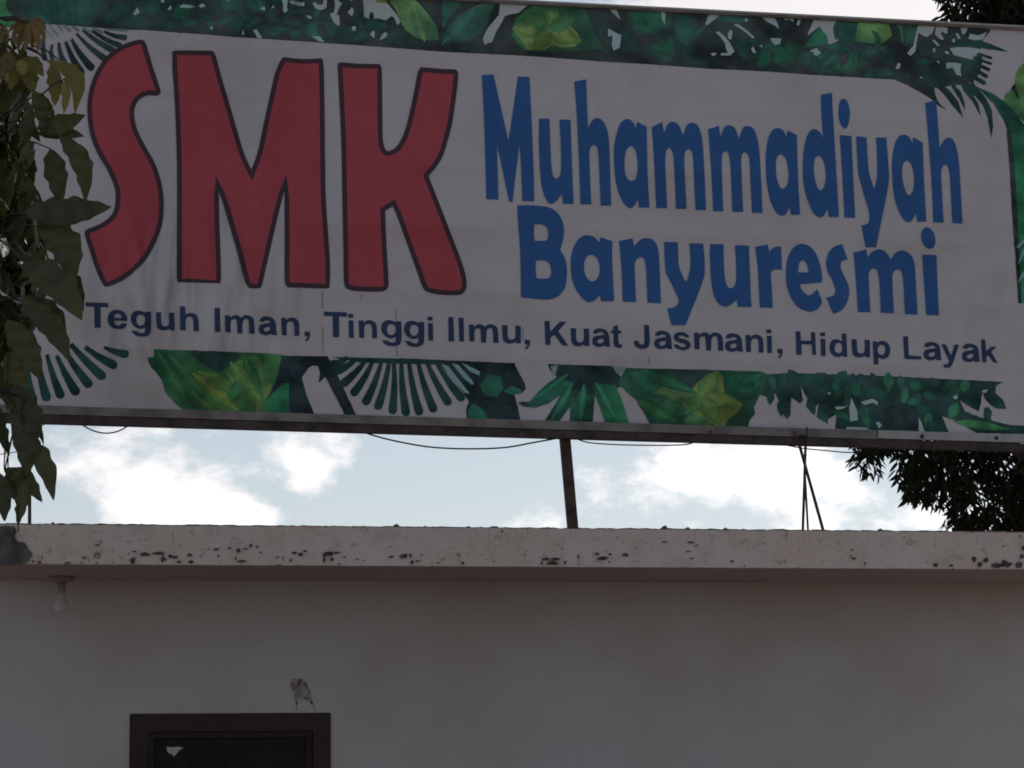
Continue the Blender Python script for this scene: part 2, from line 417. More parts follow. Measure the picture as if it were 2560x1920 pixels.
m_batten = plain('weathered_batten', (.27, .245, .225), .7, .3, 5, .3, .2)
m_rail = plain('rusty_brown_rail', (.105, .082, .078), .8, .35, 6, .2, .3)
m_new = plain('pale_aluminium_batten', (.52, .51, .49), .5, .15, 6, .4)
m_post = plain('rusted_steel_post', (.11, .072, .066), .8, .4, 9, .25, .3)
m_black = plain('black_cable', (.012, .012, .013), .5, .2)
m_screw = plain('dark_screw', (.03, .028, .027), .5, .2)
m_backing = plain('banner_back', (.42, .40, .38), .8, .2, 2)

bx = on_y(1320, 1000, Y_S)
bb = empty('billboard', (bx.x, Y_S, Z_TOP))
tag(bb, 'long white banner billboard with red SMK lettering and tropical leaf border above the roof', 'billboard')
top_y = lambda x: (x-1326)*.0515
bot_y = lambda x: 1015+(x-87)*.0300

def setink(me, cols):
    a = me.color_attributes.new('ink', 'FLOAT_COLOR', 'POINT')
    for i, c_ in enumerate(cols): a.data[i].color = (c_[0], c_[1], c_[2], 1.0)
LEFT, RIGHT = -150, 2720
# the vinyl itself: a sheet with thickness
poly = [(LEFT, top_y(LEFT)+8), (RIGHT, top_y(RIGHT)+8), (RIGHT, bot_y(RIGHT)+8), (LEFT, bot_y(LEFT)+8)]
me = extrude_px(poly, Y_S, Y_S+.03)
setink(me, [(.80, .745, .755)]*len(me.vertices))
banner = adopt(obj('banner', me, m_ink), bb)
sheet_b = adopt(obj('backing_panel', extrude_px([(LEFT+6, top_y(LEFT)+14), (RIGHT-6, top_y(RIGHT)+14), (RIGHT-6, bot_y(RIGHT)+2), (LEFT+6, bot_y(LEFT)+2)], Y_S+.034, Y_S+.05), m_backing), bb)

def smooth(path):                              # "x,y" smooth knots, "x,y!" corners -> closed polyline
    K = []
    for tk in path.split():
        cr_ = tk.endswith('!'); x, y = tk.rstrip('!').split(','); K.append((float(x), float(y), cr_))
    n = len(K); out_ = []
    for i in range(n):
        p1, p2 = K[i], K[(i+1) % n]; p0, p3 = K[i-1], K[(i+2) % n]
        L_ = math.hypot(p2[0]-p1[0], p2[1]-p1[1])
        if p1[2] and p2[2]: out_.append(p1[:2]); continue
        m1 = (0.5*(p2[0]-p0[0]), 0.5*(p2[1]-p0[1])) if not p1[2] else None
        m2 = (0.5*(p3[0]-p1[0]), 0.5*(p3[1]-p1[1])) if not p2[2] else None
        if m1 is None: m1 = (p2[0]-p1[0], p2[1]-p1[1]) if m2 is None else (1.5*(p2[0]-p1[0])-.5*m2[0], 1.5*(p2[1]-p1[1])-.5*m2[1])
        if m2 is None: m2 = (1.5*(p2[0]-p1[0])-.5*m1[0], 1.5*(p2[1]-p1[1])-.5*m1[1])
        for m_ in (m1, m2): pass
        def lim(m_):
            l = math.hypot(*m_)
            return (m_[0]*min(1, 1.25*L_/max(l, 1e-6)), m_[1]*min(1, 1.25*L_/max(l, 1e-6)))
        m1, m2 = lim(m1), lim(m2)
        for j in range(5):
            u = j/5; h1 = 2*u**3-3*u**2+1; h2 = u**3-2*u**2+u; h3 = -2*u**3+3*u**2; h4 = u**3-u**2
            out_.append((h1*p1[0]+h2*m1[0]+h3*p2[0]+h4*m2[0], h1*p1[1]+h2*m1[1]+h3*p2[1]+h4*m2[1]))
    return out_
def px(path, ox=0, oy=0, s=1.0):
    return [(ox+x/s, oy+y/s) for x, y in smooth(path)]
def printed(name, contours, off, col, parent=banner, jitter=None):
    P = [[on_y(x, y, Y_S)-Vector((0, off, 0)) for x, y in c] for c in contours]
    tri = tessellate_polygon(P); V = [p for c in P for p in c]
    me = mesh(name, V, [tuple(q) for q in tri])
    for p in me.polygons:
        if p.normal.y > 0: p.flip()
    if not isinstance(col[0], tuple): setink(me, [col]*len(V))
    else:                                      # two print colours, blended from the first to the last along a direction (px)
        c0, c1, a, b_ = col; d = (b_[0]-a[0], b_[1]-a[1]); q = d[0]**2+d[1]**2
        cols = []
        for c in contours:
            for x, y in c:
                u = max(0, min(1, ((x-a[0])*d[0]+(y-a[1])*d[1])/q)); cols.append(tuple(i*(1-u)+j*u for i, j in zip(c0, c1)))
        setink(me, cols)
    return adopt(obj(name, me, m_leafink if name in ('printed_leaf', 'printed_foliage') else m_ink), parent)
def inset(poly, w_):
    A = sum(poly[i][0]*poly[(i+1) % len(poly)][1]-poly[(i+1) % len(poly)][0]*poly[i][1] for i in range(len(poly)))
    sg = 1 if A > 0 else -1; n = len(poly); out_ = []
    for i in range(n):
        p0, p1, p2 = poly[i-1], poly[i], poly[(i+1) % n]
        a = Vector((p1[0]-p0[0], p1[1]-p0[1])); b_ = Vector((p2[0]-p1[0], p2[1]-p1[1]))
        if a.length < 1e-6 or b_.length < 1e-6: continue
        a.normalize(); b_.normalize()
        na = Vector((-a.y, a.x))*sg; nb = Vector((-b_.y, b_.x))*sg
        m_ = na+nb
        if m_.length < 1e-4: m_ = na.copy()
        m_.normalize(); k = 1/max(.30, m_.dot(na))
        out_.append((p1[0]+m_.x*w_*k, p1[1]+m_.y*w_*k, p1[0], p1[1]))
    for _ in range(6):                         # drop runs that folded over at tight corners
        n = len(out_); bad = set()
        for i in range(n):
            a, b_ = out_[i], out_[(i+1) % n]
            if (b_[0]-a[0])*(b_[2]-a[2])+(b_[1]-a[1])*(b_[3]-a[3]) < 0: bad.add(i); bad.add((i+1) % n)
        if not bad: break
        new = []; i = 0
        for i in range(n):
            if i in bad:
                if (i-1) % n in bad: 
                    if new: new[-1] = tuple((u+v)/2 for u, v in zip(new[-1], out_[i]))
                    continue
            new.append(out_[i])
        out_ = new
    return [(p[0], p[1]) for p in out_]

RED, OUTL, BLUE, NAVY = ink(94, 36, 43), ink(38, 26, 33), ink(27, 45, 77), ink(26, 31, 50)
O_OUT, O_FILL, O_LET = .0046, .0054, .0046
smk = {
 'S': '347,99.8 360,102 366,114 383,170 400,222 400,234 391,239.5 370,238.7 348.7,248.8 337,269 335.6,292 344,327 364.6,367.5 387,408 400,445 407,478 409.4,515.7 405,562 390.6,602.5 364.6,648.8 327,686.5 295,706.7 268,717 258,713 240,675 222.8,622.8 212,588 215.6,574.5 246,562 272,544.7 285,524.4 289.4,492.6 285,463.7 268,425 246,387.7 228.6,347 220,304 218.5,260 224,222.8 237,185 260.4,147.6 286.5,124.4 315.4,108.5',
 'M': '431,136! 436,127 529,127.3! 538,136 549.8,179 578.7,277.8 607.6,376 628.5,424! 645.8,373 663,292 686.3,188 702,150.5 710,143! 755.7,147.6 801,146! 808,155 810.7,231.5 813.6,474.5 819.4,573.6 825,660 824,714! 819,721 726,718.3! 712.5,706 711.8,602.5 711,475! 695,539 671.8,640 655,711 648,721! 626,720.6! 615,709.6 596,640 567,539 547,478! 548.3,544.7 552.7,697 548,708! 449,705.3! 442.7,698 442.7,573.6 442,400 437,260 431,173.6',
 'K': '844,166! 849.8,156.5 886,159 945,160.6! 954,170.7 955.4,260.4 956.8,347 962.6,373 972.7,377.6 993,364.6 1013,324 1030.6,251.7 1043.6,185 1049.4,171 1057,168! 1097,172 1136,173.6! 1145,183 1142,225.7 1129,312.5 1108.7,385 1091,416.7 1071,440! 1103,521.5 1132,597 1155,657.5 1166,701 1163.7,724 1150,737 1103,737 1071,731 1058,721 1042,677.8 1016,605.4 993,541.8 981.4,515.7! 962.6,527.3! 965.5,602.5 971.3,706.7 968.4,721 956,728.4 915,729 877,725.5 861,712.5 858.5,631.5 855.6,486.8 852.7,347 848,246'}
for ch, pth in smk.items():
    o_ = px(pth)
    a = printed('letter', [o_], O_OUT, OUTL); a['label'] = 'dark outline of the large red letter '+ch
    a = printed('letter', [inset(o_, 12.0)], O_FILL, RED); a['label'] = 'large red letter '+ch

A_, B_, C_, D_, E_, F_ = (1190,170,4.2548), (1520,220,4.2548), (1890,220,3.95), (1270,500,5.183), (1630,560,5.2667), (1940,550,5.2667)
blue = [
 ('M', A_, ['62,75! 185,70! 345,780! 445,92! 568,97! 605,900 620,1420! 490,1415! 480,1100 460,810! 388,1422! 352,1425! 222,810! 230,1100 238,1402! 108,1395! 90,700']),
 ('u', A_, ['670,538! 780,540! 790,800 802,1050 820,1150 850,1175 885,1155 903,1080 900,800 885,548! 1003,553! 1020,1000 1038,1448! 925,1445! 912,1340! 860,1410 800,1445 750,1410 700,1270 680,1080 668,800']),
 ('h', A_, ['1045,145! 1170,122! 1180,400 1192,645! 1240,555 1300,535 1360,580 1400,680 1415,800 1438,1465! 1325,1465! 1310,1100 1300,900 1285,840 1250,820 1215,850 1205,930 1225,1452! 1110,1450! 1090,900 1070,500']),
 ('a', B_, ['410,412! 305,360! 298,435! 260,360 205,330 140,365 95,470 65,620 62,760 75,950 110,1110 170,1230 235,1280 280,1250 315,1180! 332,1275! 440,1272! 420,900', '240,618 195,660 175,770 180,900 210,970 255,990 300,950 315,830 300,700 275,640']),
 ('m', B_, ['465,415! 575,365! 595,480! 640,380 695,360 750,395 797,505! 840,395 900,370 960,410 1000,540 1020,800 1042,1300! 930,1298! 915,1000 905,750 890,680 855,650 820,680 810,760 835,1288! 722,1285! 700,800 690,700 655,638 620,670 607,760 628,1280! 512,1278! 490,800']),
 ('m', B_, ['1065,440! 1178,402! 1195,520! 1240,415 1295,398 1350,430 1393,545! 1435,425 1490,405 1550,440 1590,550 1615,750 1643,1330! 1530,1328! 1515,1000 1505,780 1490,715 1455,685 1422,710 1415,800 1437,1320! 1322,1318! 1305,900 1295,760 1280,700 1250,672 1218,705 1208,790 1225,1312! 1118,1310! 1095,850']),
 ('a', C_, ['403,465! 310,420! 300,485! 265,420 215,398 160,420 120,500 97,640 95,780 105,940 140,1110 200,1230 255,1262 300,1240 328,1165! 345,1255! 435,1252! 415,900', '240,655 205,690 195,770 205,890 235,975 268,995 305,960 320,860 305,740 280,680']),
 ('d', C_, ['640,68! 748,47! 770,450 818,1275! 718,1275! 705,1190! 670,1260 630,1278 570,1240 510,1110 470,950 460,800 470,620 500,480 545,415 590,410 635,445 662,510! 645,250', '612,670 580,700 570,790 580,900 610,990 635,1010 670,980 688,860 670,740 645,690']),
 ('i', C_, ['825,465! 940,475! 960,900 978,1282! 872,1280! 850,850']), ('i', C_, ['860,107 895,125 920,190 925,270 910,360 880,400 840,370 815,290 815,190 830,130']),
 ('y', C_, ['988,478! 1090,487! 1102,700 1115,830 1165,1000! 1195,860 1190,600 1183,490! 1285,490! 1305,750 1312,900 1290,1050 1250,1250 1185,1572! 1080,1575! 1040,1355! 1090,1345 1118,1310 1115,1220! 1060,1040 1010,860! 998,700']),
 ('a', C_, ['1645,540! 1550,485! 1545,555! 1510,485 1455,462 1400,490 1360,590 1342,740 1345,900 1365,1080 1410,1220 1465,1310 1510,1325 1545,1300 1575,1235! 1590,1322! 1682,1320! 1660,950', '1485,720 1450,755 1442,850 1455,950 1485,1040 1515,1058 1550,1010 1560,900 1545,790 1520,740']),
 ('h', C_, ['1670,148! 1778,120! 1795,350 1812,590! 1860,510 1905,492 1950,520 1985,620 2005,760 2038,1340! 1938,1335! 1920,1000 1910,850 1895,785 1865,760 1835,790 1828,870 1852,1332! 1750,1328! 1730,900 1700,500']),
 ('B', D_, ['118,70! 330,72 520,95 620,150 690,240 722,350 722,460 675,650! 735,750 762,880 758,1020 735,1140 660,1240 560,1285 450,1290 165,1262! 158,700 135,350', '345,315! 440,320 500,355 520,420 515,500 480,528 345,528! 335,420', '362,785! 460,785 525,815 555,890 555,970 520,1015 370,1015! 358,900']),
 ('a', D_, ['1352,535! 1195,482! 1185,555! 1110,480 1020,458 930,490 860,590 820,720 812,850 825,1010 870,1140 940,1250 1020,1318 1090,1315 1140,1285 1185,1225! 1210,1315! 1375,1310! 1360,1000 1350,760', '1075,712 1020,735 985,820 990,930 1030,1020 1095,1055 1160,1015 1190,900 1165,780 1120,725']),
 ('n', D_, ['1435,535! 1610,497! 1635,600! 1710,520 1790,497 1870,515 1930,590 1955,720 1980,1340! 1805,1330! 1790,950 1775,800 1750,755 1715,740 1665,770 1640,840 1660,1325! 1485,1318! 1470,900 1450,650']),
 ('y', E_, ['158,238! 340,240! 345,450 360,580 435,750! 455,750! 490,640 505,520 500,400 492,255! 670,258! 690,450 692,670! 620,880 440,1332! 255,1332! 200,1112! 280,1100 340,1055 350,990! 260,800 180,640! 165,450']),
 ('u', E_, ['765,265! 940,268! 945,500 955,680 985,810 1035,848 1085,810 1105,740 1105,550 1090,278! 1275,285! 1290,700 1308,1095! 1130,1090! 1115,995! 1040,1060 970,1088 890,1060 820,960 785,800 768,600 760,420']),
 ('r', E_, ['1355,302! 1522,270! 1545,370! 1600,310 1695,295! 1705,450 1710,605! 1600,605 1565,660 1575,850 1590,1105! 1418,1100! 1395,650 1380,480']),
 ('e', F_, ['605,780 595,822! 315,850! 340,920 420,990 480,970 540,910! 570,980 605,1070! 570,1150 480,1205 380,1195 270,1130 190,1010 140,860 130,700 145,530 200,400 270,335 340,315 430,340 510,420 560,530 595,660', '295,690! 292,640 310,560 350,530 395,565 420,640 425,690!']),
 ('s', F_, ['870,320! 945,525! 880,535 850,580 860,660 910,760 950,860 962,950 940,1070 870,1180 770,1230 740,1215! 660,1018! 740,1000 775,960 770,880 730,780 680,690 660,600 665,510 700,420 770,350']),
 ('m', F_, ['1018,430! 1185,388! 1205,495! 1270,415 1360,388 1440,420 1510,525! 1570,435 1660,402 1750,440 1810,530 1828,640 1862,1245! 1695,1240! 1680,900 1665,740 1640,670 1595,652 1550,680 1530,760 1552,1228! 1380,1222! 1362,850 1345,720 1325,660 1280,638 1235,670 1218,740 1242,1215! 1075,1212! 1050,800']),
 ('i', F_, ['1922,455! 2112,462! 2125,850 2145,1255! 1975,1250! 1945,800']), ('i', F_, ['1985,98 2050,130 2090,210 2095,300 2070,365 2020,382 1960,350 1915,270 1910,180 1940,120'])]
for ch, cr_, cs in blue:
    printed('letter', [px(c_, *cr_) for c_ in cs], O_LET, BLUE)['label'] = 'tall blue letter '+ch

c1, c2, c3, c4, c5, c6, c7, c8 = (200,740,7.373), (500,760,7.373), (800,770,7.373), (1100,780,7.373), (1340,790,7.373), (1620,800,6.144), (1960,810,7.373), (2220,820,7.373)
GL = {
 'T': (c1, ['100,115! 520,130! 520,210! 378,203! 380,588! 268,585! 262,200! 100,190!']),
 'e': (c1, ['868,462! 622,452! 640,510 690,545 740,535 770,500! 862,510! 840,565 790,600 700,610 600,590 535,530 510,440 530,340 590,275 680,255 780,280 845,345 870,420', '622,402! 640,345 690,325 745,350 765,405!']),
 'g': (c1, ['1190,305! 1215,290! 1300,292! 1305,470 1300,640 1270,715 1190,748 1080,745 1000,710 945,640! 1050,645! 1080,672 1140,685 1190,665 1200,575! 1140,605 1070,600 990,550 940,470 935,400 960,320 1030,275 1110,275', '1110,345 1060,365 1035,440 1060,520 1115,548 1180,520 1200,440 1180,370']),
 'u': (c1, ['1400,298! 1495,300! 1500,480 1520,545 1570,565 1625,545 1645,480 1640,308! 1740,310! 1745,635! 1655,632! 1650,600! 1590,630 1510,635 1440,605 1410,530 1402,420']),
 'h': (c1, ['1845,188! 1935,192! 1945,350! 1990,325 2060,315 2130,335 2170,390 2185,480 2190,652! 2095,648! 2088,470 2070,405 2020,380 1965,400 1945,460 1945,638! 1852,635!']),
 'I': (c2, ['272,68! 365,72! 380,518! 278,515!']),
 'm': (c2, ['462,208! 545,212! 560,250! 620,210 690,208 760,255! 820,212 880,208 960,240 995,310 1010,550! 915,545! 905,350 890,290 850,275 805,300 785,360 780,545! 690,540! 680,350 665,290 630,278 580,300 565,360 568,522! 475,518!']),
 'a': (c2, ['1092,320! 1120,262 1180,232 1260,235 1340,265 1390,340 1405,480 1420,575! 1330,570! 1315,545! 1260,570 1190,575 1110,540 1082,465 1110,390 1190,365 1300,350! 1290,315 1240,300 1195,310 1180,332!', '1295,420! 1220,430 1180,455 1185,495 1230,510 1290,480']),
 'n': (c2, ['1495,255! 1585,258! 1595,300! 1650,255 1720,255 1790,290 1825,360 1832,588! 1745,585! 1740,400 1715,335 1665,322 1615,345 1598,400 1598,578! 1508,575!']),
 ',': (c2, ['1930,510! 2028,512! 2025,600 2000,660 1955,690! 1940,660! 1975,630 1985,600! 1935,595!']),
 'i': (c3, ['525,228! 615,230! 620,552! 535,550!', '518,108! 608,110! 610,180! 520,178!']),
 'l': (c4, ['340,105! 432,108! 442,545! 355,545!']),
 'K': (c5, ['155,92! 245,92! 262,290! 440,105! 560,105! 405,280! 595,545! 480,540! 340,345! 265,400! 262,530! 170,530!']),
 't': (c5, ['1420,200! 1505,165! 1510,265! 1570,270! 1570,322! 1515,322! 1520,480 1540,520 1580,520! 1588,575! 1530,590 1460,570 1430,510 1428,318! 1380,318! 1382,268! 1420,265!']),
 'J': (c5, ['1990,165! 2080,168! 2095,470 2080,550 2030,595 1950,608 1860,580 1815,530 1798,460! 1885,455! 1900,505 1950,528 1990,510 2000,450']),
 's': (c6, ['632,268! 570,268! 545,245 500,240 465,258 490,280 570,300 635,335 652,385 630,435 560,465 480,455 415,420 392,378! 460,375! 485,405 530,418 575,405 570,375 510,355 430,325 392,275 405,225 460,190 540,190 605,220']),
 'H': (c7, ['212,135! 300,138! 308,305! 498,310! 498,145! 572,160! 588,570! 522,570! 510,378! 322,375! 322,570! 228,570!']),
 'd': (c7, ['1062,178! 1145,178! 1165,605! 1090,605! 1075,580! 1020,608 960,605 880,560 840,470 845,370 890,300 960,280 1030,300 1068,330!', '1000,345 950,380 930,450 950,515 1010,540 1060,510 1070,440 1050,370']),
 'p': (c7, ['1630,320! 1705,325! 1718,355! 1770,315 1850,318 1920,365 1955,450 1945,550 1900,620 1820,645 1750,620 1738,590! 1738,745! 1655,745!', '1790,380 1740,410 1720,480 1745,545 1800,570 1850,540 1865,470 1840,400']),
 'L': (c8, ['275,155! 365,155! 380,505! 612,525! 612,582! 303,572!']),
 'y': (c8, ['980,298! 1065,305! 1160,510! 1225,305! 1305,310! 1195,640 1150,720 1090,735 1030,728! 1020,672! 1075,670 1115,640 1122,600!']),
 'k': (c8, ['1712,212! 1790,212! 1805,430! 1900,345! 2000,345! 1900,440! 2020,640! 1940,635! 1845,500! 1812,530! 1812,632! 1735,630!'])}
GP = {k: [px(c_, *v[0]) for c_ in v[1]] for k, v in GL.items()}
def slogan(ch, contours):
    if ch == 'i':                              # stem and dot of one letter
        me_parts = contours
        o_ = printed('letter', [contours[0]], O_LET, NAVY); o_['label'] = 'navy slogan letter i'
        printed('letter', [contours[1]], O_LET, NAVY)['label'] = 'dot of a navy slogan letter i'
    else:
        printed('letter', contours, O_LET, NAVY)['label'] = 'navy slogan comma' if ch == ',' else 'navy slogan letter '+ch
for ch, cs in GP.items(): slogan(ch, cs)
for ch, cr_, lx, by in [('T',c3,72,540),('n',c3,712,562),('g',c3,1128,705),('g',c3,1548,718),('i',c3,1982,603),
                        ('I',c4,152,542),('m',c4,530,572),('u',c4,1145,582),(',',c4,1558,688),('u',c5,640,558),('a',c5,1035,572),
                        ('a',c6,95,450),('m',c6,705,475),('a',c6,1182,490),('n',c6,1495,502),('i',c6,1818,508),(',',c6,1985,592),
                        ('i',c7,665,592),('u',c7,1245,615),('a',c8,652,598),('a',c8,1360,630)]:
    tx, ty = cr_[0]+lx/cr_[2], cr_[1]+by/cr_[2]
    cs = GP[ch]; x0 = min(p[0] for c_ in cs for p in c_); y1 = max(p[1] for c_ in cs for p in c_)
    k = 0.985 if tx > 1300 else 1.0
    slogan(ch, [[(tx+(x-x0)*k, ty+(y-y1)*k) for x, y in c_] for c_ in cs])

# ---- the printed leaf border
DARK, DGRN, TEAL, MID, LITE, YELO, SPK = ink(37, 39, 42), ink(30, 46, 44), ink(36, 60, 56), ink(32, 66, 54), ink(66, 88, 60), ink(78, 86, 48), ink(92, 99, 104)
def Q(pts, ox, oy, s):                         # pieces cut by the frame run on up to the top rail
    return [(ox+x/s, top_y(ox+x/s)+9.5 if (y == 0 and oy == 0) else oy+y/s) for x, y in pts]
def wob(pts, amp=1.0, step=9, seed=1):         # hand-painted edge
    out_ = []; n = len(pts)
    for i in range(n):
        a, b_ = pts[i], pts[(i+1) % n]; L_ = math.hypot(b_[0]-a[0], b_[1]-a[1]); k = max(1, int(L_/step))
        for j in range(k):
            u = j/k; x, y = a[0]+(b_[0]-a[0])*u, a[1]+(b_[1]-a[1])*u
            out_.append((x+amp*noise.noise(Vector((x*.11, y*.11, seed)))*1.6, y+amp*noise.noise(Vector((x*.11, y*.11, seed+40)))*1.6))
    return out_
lens_q = []
_bo = [.0012]
def blob(cx, cy, rx, ry, col, rim=None, rot=0, n=22):   # soft-edged wash of ink
    rim = rim or DARK; _bo[0] += .00002
    V, cols, F = [], [], []
    rr = random.Random(int(cx*7+cy)); ph = rr.uniform(0, 6)
    ca, sa = math.cos(rot), math.sin(rot)
    V.append((cx, cy)); cols.append(col)
    for ring, (k, m_) in enumerate(((.5, .85), (.78, .4), (1.0, 0.0))):
        for i in range(n):
            a = 2*math.pi*i/n; w_ = k*(1+.16*math.sin(2*a+ph)+.10*math.sin(3*a+2*ph))
            x, y = math.cos(a)*rx*w_, math.sin(a)*ry*w_
            V.append((cx+x*ca-y*sa, cy+x*sa+y*ca)); cols.append(tuple(p*m_+q*(1-m_) for p, q in zip(col, rim)))
    F = [(0, 1+i, 1+(i+1) % n) for i in range(n)]
    for k in range(2):
        for i in range(n):
            a, b_ = 1+k*n+i, 1+k*n+(i+1) % n; F.append((a, a+n, b_+n, b_))
    V = [(x, max(top_y(x)+9.5, min(y, low_at(x)-2))) for x, y in V]
    P = [on_y(x, y, Y_S)-Vector((0, _bo[0], 0)) for x, y in V]
    me = mesh('printed_leaf', P, F)
    for p in me.polygons:
        if p.normal.y > 0: p.flip()
    setink(me, cols)
    return adopt(obj('printed_leaf', me, m_leafink), banner)
_lo = [.0026]
def leafp(pts, col, amp=.8, name='printed_leaf', wobble=True):
    _lo[0] += .00001
    return printed(name, [wob(pts, amp) if wobble else pts], _lo[0], col)
def finger(a, b_, w0, w1, col, ctrl=0.0):      # one lobe of a fan palm, widening to a round tip
    n = 8; L_, R_ = [], []
    dx, dy = b_[0]-a[0], b_[1]-a[1]; l = math.hypot(dx, dy); nx, ny = -dy/l, dx/l
    for i in range(n+1):
        u = i/n; x, y = a[0]+dx*u+nx*ctrl*math.sin(math.pi*u), a[1]+dy*u+ny*ctrl*math.sin(math.pi*u); w_ = (w0+(w1-w0)*u)/2
        L_.append((x+nx*w_, y+ny*w_)); R_.append((x-nx*w_, y-ny*w_))
    cap = []
    for k in range(1, 5):
        t_ = math.pi*k/5; cap.append((b_[0]+nx*w1/2*math.cos(t_)+dx/l*w1/2*math.sin(t_), b_[1]+ny*w1/2*math.cos(t_)+dy/l*w1/2*math.sin(t_)))
    leafp(L_+cap+R_[::-1], col, .5)

# top band
low_edge = [(-150,58),(0,66),(60,70),(118,60),(259,70),(317,75),(357,75),(437,81),(522,87),(578,92),(640,96),(760,104),(847,110),(908,114),(1011,122),(1115,130),(1280,138),(1346,142),(1520,155),(1621,160.6),(1772,172),(1920,179),(2020,186.5),(2166,195),(2235,199),(2264,211),(2296,228),(2328,248)]
def low_at(x):
    for (x0, y0), (x1, y1) in zip(low_edge, low_edge[1:]):
        if x0 <= x <= x1: return y0+(y1-y0)*(x-x0)/(x1-x0)
    return 400
right_edge = Q([(1330,900),(1300,790),(1210,680),(1290,700),(1400,720),(1560,705),(1730,740),(1700,690),(1690,600),(1690,450),(1700,400),(1760,330),(1790,245),(1870,155)], 2020, 40, 4.096)
xs_ = [-150+8*i for i in range(310)]+[2328]
le_ = [(x, low_at(x)+.9*noise.noise(Vector((x*.09, 2, 1)))+2.2*max(0, noise.noise(Vector((x*.05, 9, 1)))-.3)) for x in xs_]
P = [on_y(x, y, Y_S)-Vector((0, .001, 0)) for x, y in le_]+[on_y(x, top_y(x)+9.5, Y_S)-Vector((0, .001, 0)) for x in xs_]
n_ = len(xs_); me = mesh('printed_foliage', P, [(i, i+1, i+1+n_, i+n_) for i in range(n_-1)]); setink(me, [DARK]*len(P))
adopt(obj('printed_foliage', me, m_leafink), banner)
printed('printed_foliage', [[(2328, top_y(2328)+9.5), (2328, 248)]+right_edge+[(2470, top_y(2470)+9.5), (2400, top_y(2400)+9.5)]], .001, DARK)
cA, cB, cC, cDd, cE4 = (240,0,4.254), (720,0,4.254), (1520,20,4.254), (2020,40,4.096), (1280,0,3.456)
def blobs(lst, cr_):
    for (x, y, rx, ry, col) in lst: blob(cr_[0]+x/cr_[2], cr_[1]+y/cr_[2], rx/cr_[2], ry/cr_[2], col)
blobs([(100,130,330,180,TEAL),(560,60,200,120,TEAL),(870,110,220,120,MID),(1210,205,110,60,TEAL),(1580,235,200,90,TEAL),(1950,280,190,100,TEAL),(1460,80,170,130,TEAL),(2020,180,230,130,TEAL),(750,260,170,80,DGRN),(1800,60,200,100,MID),(420,230,200,80,DGRN)], cA)
blobs([(320,310,190,100,MID),(760,215,140,110,TEAL),(980,255,160,110,TEAL),(740,380,170,70,TEAL),(60,160,170,150,TEAL),(640,330,120,80,DGRN),(1150,380,180,90,DGRN)], cB)
blobs([(430,130,240,200,MID),(600,430,170,150,MID),(810,240,160,220,TEAL),(220,380,150,120,DGRN),(1450,430,150,130,TEAL),(1850,460,230,140,MID),(1650,540,120,110,MID),(1030,560,170,70,DGRN),(1350,110,220,70,TEAL)], cC)
blobs([(360,430,380,170,MID),(120,440,210,120,MID),(1190,490,110,60,MID),(700,380,170,110,TEAL),(720,590,190,60,TEAL),(1040,160,110,150,TEAL),(1300,600,260,110,DGRN),(1650,480,130,200,DGRN)], cDd)
rt = random.Random(8)
for k in range(95):
    x = rt.uniform(300, 2240); 
    if 930 < x < 1470: continue
    y0_, y1_ = top_y(x)+24, low_at(x)-16
    y = y0_+(y1_-y0_)*rt.random()
    if y < -10: continue
    lens_q.append((x, y, rt.uniform(34, 70), rt.uniform(14, 28), rt.uniform(-.4, 3.0), rt.choice((0, 1, 2, 4, 5, 5, 4))))
blob(20, 10, 110, 80, ink(44, 78, 52)); blob(150, 30, 150, 60, TEAL)
# faint ribs of the fan palm in the top left corner
for (x0, y0, x1, y1) in ((500,60,590,260),(660,20,760,240),(810,0,880,210),(960,10,1020,240),(1120,0,1200,260),(1290,30,1330,320),(1480,90,1470,330),(1600,60,1580,300)):
    finger((x0/6.9125, y0/6.9125), (x1/6.9125, y1/6.9125), 5, 8, ink(31, 54, 52))
def lens0(cx, cy, l, w_, ang, col):            # soft leaf: mid colour inside, dark rim
    n_ = 9; ca, sa = math.cos(ang), math.sin(ang); V = []; cols = []; F = []
    _bo[0] += .00001
    for i in range(n_+1):
        u = i/n_; h_ = w_/2*math.sin(math.pi*u**.8); x = (u-.5)*l
        for k_, m_ in ((-1, .25), (0, 1), (1, .55)):
            X, Y = cx+x*ca-h_*k_*sa, cy+x*sa+h_*k_*ca
            V.append((X, max(top_y(X)+9.5, min(Y, low_at(X)-1)))); mm = m_*(.35+.65*math.sin(math.pi*u)); cols.append(tuple(p*mm+q*(1-mm) for p, q in zip(col, DARK)))
    for i in range(n_):
        a = i*3; F += [(a, a+3, a+4, a+1), (a+1, a+4, a+5, a+2)]
    me = mesh('printed_leaf', [on_y(x, y, Y_S)-Vector((0, _bo[0], 0)) for x, y in V], F)
    for p in me.polygons:
        if p.normal.y > 0: p.flip()
    setink(me, cols); adopt(obj('printed_leaf', me, m_leafink), banner)
GR0 = [ink(30,62,50), ink(34,58,50), ink(28,50,46), ink(36,70,54), ink(31,48,50), ink(44,44,50)]
for q_ in lens_q: lens0(*q_[:5], GR0[q_[5]])
